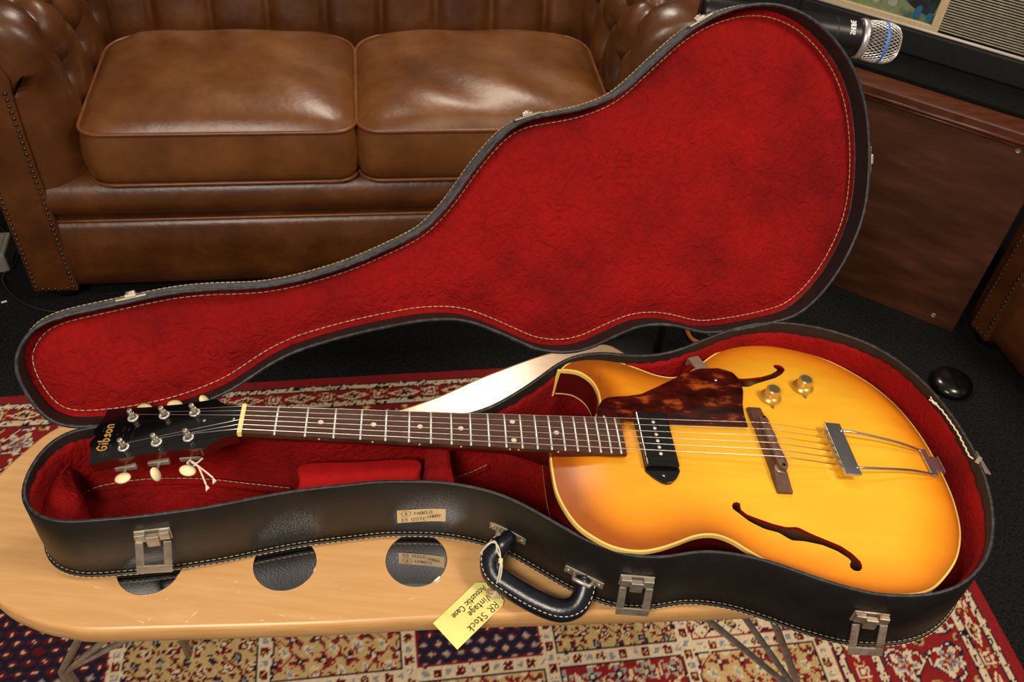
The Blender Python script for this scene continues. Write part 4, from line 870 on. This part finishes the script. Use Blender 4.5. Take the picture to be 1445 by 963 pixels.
    P = resample(np.array(prof), 80, False); P[:, 0] += D - .66; L = np.r_[0, np.cumsum(np.linalg.norm(np.diff(P, axis=0), axis=1))]
    xs = np.linspace(.09, W - .09, 150); X_, T_ = np.meshgrid(xs, L, indexing='ij'); dent = tuft(X_ - .06, T_, .1335, .105, .285, 3, .036) * (T_ < .62)
    Nn = np.gradient(P, axis=0); Nn /= np.linalg.norm(Nn, axis=1)[:, None]; Nn = np.stack([-Nn[:, 1], Nn[:, 0]], 1)
    part('back', MB().grid([[(x, P[j, 0] + Nn[j, 0] * (.012 - dent[i, j]), P[j, 1] + Nn[j, 1] * (.012 - dent[i, j])) for j in range(len(P))] for i, x in enumerate(xs)]), 'leather', smooth=True)
    # buttons
    for j, (tt, off) in enumerate(((.285, 0), (.39, .0667))):
        k = int(np.argmin(abs(L - tt)))
        for i in range(int(W / .1335)):
            x = .06 + off + .1335 * i
            if .10 < x < W - .10: part('button', MB().lathe([(.011, 0), (.009, .004), (1e-6, .006)], 14, Matrix.Translation((x, P[k, 0] - .012 + .028, P[k, 1])) @ Matrix.Rotation(math.pi / 2, 4, 'X')), 'leather', smooth=True)
sofa = thing('leather_sofa', 'brown buttoned leather sofa with two seat cushions and nailed arm facings', 'sofa', (-1.015, 1.55, 0), math.radians(11))
chesterfield(sofa, 1.325, .70, 2, cush_d=.415, seat_top=.468, arm=.104)
achair = thing('leather_armchair', 'brown leather armchair with nail trimmed facing beside the wooden cabinet', 'armchair', (1.128, 1.667, 0), math.radians(-72))
chesterfield(achair, .66, .70, 1, cush_d=.415, fw=.055)

# ------------------------------------------------------------------ stained cabinet, amplifier, picture
CA = math.radians(-26.96); ct = Vector((math.cos(CA), math.sin(CA), 0)); cb = Vector((-math.sin(CA), math.cos(CA), 0))    # along, to the back
C0 = Vector((.8207, 1.8652, 0)); CX0, CX1 = -.19, .296
RC = Matrix((ct, cb, Vector((0, 0, 1)))).transposed()
def cw_(a, d, z): return C0 + ct * a + cb * d + Vector((0, 0, z))
cab = thing('wooden_cabinet', 'dark stained plywood cabinet with moulded top edge behind the guitar case', 'cabinet', tuple(cw_((CX0 + CX1) / 2, .2, 0)), CA)
wid = CX1 - CX0; mid = (CX0 + CX1) / 2
MB().box(cw_(mid, .006, .262), (wid, .012, .524), RC).build('front_panel', 'walnut', cab, world=True, bevel=.002)
MB().box(cw_(CX0 + .009, .215, .262), (.018, .406, .524), RC).build('side_panel', 'walnut', cab, world=True)
MB().box(cw_(CX1 - .009, .215, .262), (.018, .406, .524), RC).build('side_panel', 'walnut', cab, world=True)
MB().box(cw_(mid, .415, .262), (wid, .012, .524), RC).build('back_panel', 'walnut', cab, world=True)
tpn = MB().box(cw_(mid, .21, .537), (wid + .012, .432, .026), RC).build('top_board', 'walnut_lip', cab, world=True, bevel=.004)
for z, o in ((.519, .004), (.528, .007)): MB().tube([cw_(CX0, -o, z), cw_(CX1, -o, z)], .0045, 8).build('moulding', 'walnut_lip', cab, world=True, smooth=True)
for a, z in ((.236, .507), (.239, .028), (CX0 + .05, .507), (CX0 + .05, .028)):
    T = Matrix.Translation(cw_(a, 0, z)) @ RC.to_4x4() @ Matrix.Rotation(math.pi / 2, 4, 'X')
    MB().lathe([(.0062, -.0005), (.0062, .0014), (.0045, .0018), (.0032, .0004), (1e-6, .0004)], 18, T).build('screw_cup', 'nickel', cab, world=True, smooth=True)
felt = MB().box(cw_(.02, .225, .5560), (.44, .345, .011), RC).build('black_board', 'felt', world=False, label='flat black board lying on top of the wooden cabinet', cat='board', bevel=.002)
amp = thing('guitar_amplifier', 'black amplifier with silver ribbed grille standing on the board over the cabinet', 'amplifier', tuple(cw_(.0, .27, .5617)), CA)
AX0, AX1 = -.33, .24
am = (AX0 + AX1) / 2; aw = AX1 - AX0; AZ = .5617
MB().box(cw_(am, .275, AZ + .19), (aw, .19, .38), RC).build('amp_box', 'tolex', amp, world=True, bevel=.008, seg=3)
MB().box(cw_(am, .172, AZ + .0305), (aw, .028, .061), RC).build('bottom_rail', 'tolex', amp, world=True, bevel=.006, seg=3)
MB().box(cw_(am, .172, AZ + .355), (aw, .028, .05), RC).build('top_rail', 'tolex', amp, world=True, bevel=.006, seg=3)
MB().tube([cw_(AX0 + .02, .160, AZ + .0655), cw_(AX1 - .02, .160, AZ + .0655)], .0035, 8).build('white_bead', 'bead', amp, world=True, smooth=True)
MB().box(cw_(am, .176, AZ + .20), (aw - .03, .006, .26), RC).build('grille_backing', 'tolex', amp, world=True)
gr = MB()
for k in range(44): gr.tube([cw_(AX0 + .02, .1715, AZ + .071 + .0059 * k), cw_(AX1 - .02, .1715, AZ + .071 + .0059 * k)], .0018, 6)
gr.build('grille_ribs', 'rib', amp, world=True, smooth=True, kind='stuff')
for a in (AX0 + .06, AX1 - .06):
    for d in (.2, .34): MB().lathe([(.014, 0), (.012, -.004)], 12, Matrix.Translation(cw_(a, d, AZ + .003))).build('rubber_foot', 'blackmetal', amp, world=True)
# small framed picture leaning on the grille
pic = thing('framed_picture', 'small picture in a cream frame leaning on the amplifier grille', 'picture', tuple(cw_(-.17, .15, .622)), CA)
PR = RC @ Matrix.Rotation(math.radians(-.4), 3, 'X'); po = cw_(-.018, .1675, .6235)
def pp(x, z, o=0.): return po + PR @ Vector((x, -o, z))
PW_, PH_ = .31, .24
fb_ = MB()
def fbar(x0, x1, z0, z1): fb_.box(pp((x0 + x1) / 2, (z0 + z1) / 2, .004), (x1 - x0, .010, z1 - z0), PR)
FB = .018
fbar(-PW_, 0, 0, FB); fbar(-PW_, 0, PH_ - FB, PH_); fbar(-PW_, -PW_ + FB, FB, PH_ - FB); fbar(-FB, 0, FB, PH_ - FB)
fb_.build('frame', 'frame', pic, world=True, bevel=.0015)
sheet = MB().box(pp(-PW_ / 2, PH_ / 2, .002), (PW_ - .024, .003, PH_ - .024), PR).build('print', 'print_g', pic, world=True)
def blob(pts, m, o): 
    P = smooth_closed([(a / 1000., b / 1000.) for a, b in pts], 40); MB().prism(P.tolist(), lambda x, z: pp(x, z, .0036), lambda x, z: pp(x, z, .0037 + o)).build('printed_shape', m, sheet)
blob([(-95, 60), (-60, 40), (-28, 36), (-20, 60), (-22, 120), (-60, 150), (-120, 140), (-130, 90)], 'print_d', .0001)
blob([(-62, 26), (-50, 26), (-48, 46), (-54, 52), (-61, 44)], 'print_b', .0003)
blob([(-34, 22), (-24, 22), (-22, 36), (-28, 42), (-34, 36)], 'print_b', .0003)
blob([(-122, 36), (-108, 34), (-104, 46), (-114, 52), (-124, 46)], 'print_p', .0003)
blob([(-165, 40), (-148, 30), (-140, 48), (-150, 62), (-168, 56)], 'print_p', .0003)
blob([(-230, 50), (-200, 40), (-190, 90), (-210, 130), (-240, 100)], 'print_d', .0002)

# ------------------------------------------------------------------ microphone on its stand
ms = thing('microphone_stand', 'black microphone stand with heavy round base behind the guitar case', 'stand', (.317, 1.445, .0086))
MB().lathe([(.157, 0), (.160, .006), (.156, .014), (.140, .020), (.07, .026), (.02, .032), (.018, .05)], 64, Matrix.Translation((.317, 1.445, .0086))).build('round_base', 'blackmetal', ms, world=True, smooth=True)
MB().tube([(.317, 1.445, .03), (.317, 1.445, .74)], .0105, 14).build('pole', 'blackmetal', ms, world=True, smooth=True)
MB().lathe([(.014, .70), (.016, .71), (.016, .745), (.012, .755)], 18, Matrix.Translation((.317, 1.445, 0))).build('clutch', 'blackmetal', ms, world=True, smooth=True)
mh = Vector((.481, 1.285, .9420)); md = Vector((.98, 0, -.085)).normalized()          # grille centre, axis towards the tip
mt = mh - md * .150
MB().tube([(.317, 1.445, .74), (.317, 1.43, .82), tuple(mt + Vector((0, .03, -.03)))], .006, 10).build('gooseneck', 'blackmetal', ms, world=True, smooth=True)
MB().tube([tuple(mt + Vector((0, .03, -.03))), tuple(mt + Vector((0, .012, -.022)))], .011, 12).build('microphone_clip', 'blackmetal', ms, world=True, smooth=True)
mic = thing('microphone', 'handheld microphone with steel mesh grille and blue band beside the case lid', 'microphone', tuple(mt))
zax = md; xax = zax.cross(Vector((0, 0, 1))).normalized(); yax = zax.cross(xax); MT = Matrix((xax, yax, zax)).transposed().to_4x4(); MT = MT @ Matrix.Scale(1.06, 4); MT.translation = mh
MB().lathe([(.0175, -.245), (.0195, -.238), (.0205, -.17), (.022, -.10), (.0243, -.033), (.0243, -.0285)], 40, MT).build('microphone_body', 'micblack', mic, world=True, smooth=True)
MB().lathe([(.0250, -.064), (.0252, -.0635), (.0252, -.0625), (.0250, -.062)], 40, MT @ Matrix.Scale(.93, 4, (1, 0, 0)) @ Matrix.Scale(.93, 4, (0, 1, 0))).build('body_seam', 'blackmetal', mic, world=True)
MB().lathe([(.0243, -.0285), (.0262, -.0275), (.0268, -.0215), (.0258, -.0200)], 40, MT).build('grille_collar', 'micring', mic, world=True, smooth=True)
gp = [(.0245, -.020), (.0262, -.008), (.0268, .000), (.0266, .009), (.0252, .017), (.0215, .0235), (.015, .0268), (.0075, .0280)]
GPs = smooth_open(gp, 15); MB().lathe([(r * .93, z * .95) for r, z in gp] + [(1e-6, .026)], 30, MT).build('grille_foam', 'blackmetal', mic, world=True, smooth=True)
nA = 34; vv = []; ff = []
for i, (r, z) in enumerate(GPs):
    for k in range(nA): a = 2 * math.pi * (k + .5 * (i % 2)) / nA; vv.append(MT @ Vector((r * math.cos(a), r * math.sin(a), z)))
for i in range(len(GPs) - 2):       # diamond cells spanning two rows
    for k in range(nA):
        o = (i % 2); A_ = i * nA + k; L_ = (i + 1) * nA + (k - 1 + o) % nA; R_ = (i + 1) * nA + (k + o) % nA; T_ = (i + 2) * nA + k; ff.append((A_, R_, T_, L_))
mg = obj('mesh_grille', vv, ff, 'micgrille', mic, world=True); wmd = mg.modifiers.new('wire', 'WIREFRAME'); wmd.thickness = .0016; wmd.use_even_offset = False
MB().lathe([(1e-6, .0284), (.0065, .0282), (.0078, .0276)], 24, MT).build('grille_tip', 'micgrille', mic, world=True, smooth=True)
MB().lathe([(.0266, .0020), (.0276, .0025), (.0276, .0060), (.0266, .0065)], 40, MT).build('blue_band', 'micblue', mic, world=True, smooth=True)
bd_ = MB()      # small white maker's lettering round the barrel
lc_ = MT.inverted() @ Vector((0, 0, CAM_H + .9)); A0 = math.atan2(lc_.y, lc_.x)
def mfr(x, y): a = A0 - x / .0245; r = .0246; p = MT @ Vector((r * math.cos(a), r * math.sin(a), -.047 + y)); return tuple(p)
strokes(bd_, 'SHURE', -.007, 0, .0062, mfr, .0012, gap=.14); bd_.build('white_lettering', 'white', mic, world=True)

# ------------------------------------------------------------------ cables and small things on the carpet
MB().tube(smooth_open([(.20, 1.60, .006), (.262, 1.625, .006), (.275, 1.66, .006), (.31, 1.70, .006), (.37, 1.70, .006), (.41, 1.66, .006), (.432, 1.61, .006), (.50, 1.60, .006)], 60), .0055, 8).build('orange_cable', 'orange', None, smooth=True, label='orange cable lying on the carpet round the microphone stand base', cat='cable')
MB().tube(smooth_open([(-1.32, 1.80, .004), (-1.24, 1.72, .004), (-1.217, 1.66, .004), (-1.222, 1.606, .004), (-1.171, 1.55, .004), (-1.108, 1.519, .004), (-1.03, 1.512, .004), (-.90, 1.53, .004)], 60), .0038, 8).build('black_cable', 'cable', None, smooth=True, label='black cable looping on the carpet at the foot of the sofa arm', cat='cable')
bxo = thing('grey_box', 'pale grey rectangular box on the carpet beside the sofa arm', 'box', (-1.29, 1.66, 0), .25)
MB().box((0, 0, .028), (.13, .09, .055)).build('box_body', 'greyplastic', bxo, bevel=.005)
MB().box((0, 0, .0565), (.11, .07, .003)).build('box_cover', 'greyplastic', bxo, bevel=.001)
MB().lathe([(.048, 0), (.050, .008), (.045, .018), (.028, .025), (1e-6, .028)], 40, Matrix.Translation((1.03, 1.545, 0))).build('black_dome', 'blackplastic', None, smooth=True, label='low glossy black dome on the carpet in front of the armchair', cat='dome')
lt = MB().box((-1.185, 1.53, .0025), (.012, .004, .002), Matrix.Rotation(.6, 3, 'Z')).build('paper_scrap', 'white', None, label='tiny white paper scrap on the carpet inside the cable loop', cat='scrap')
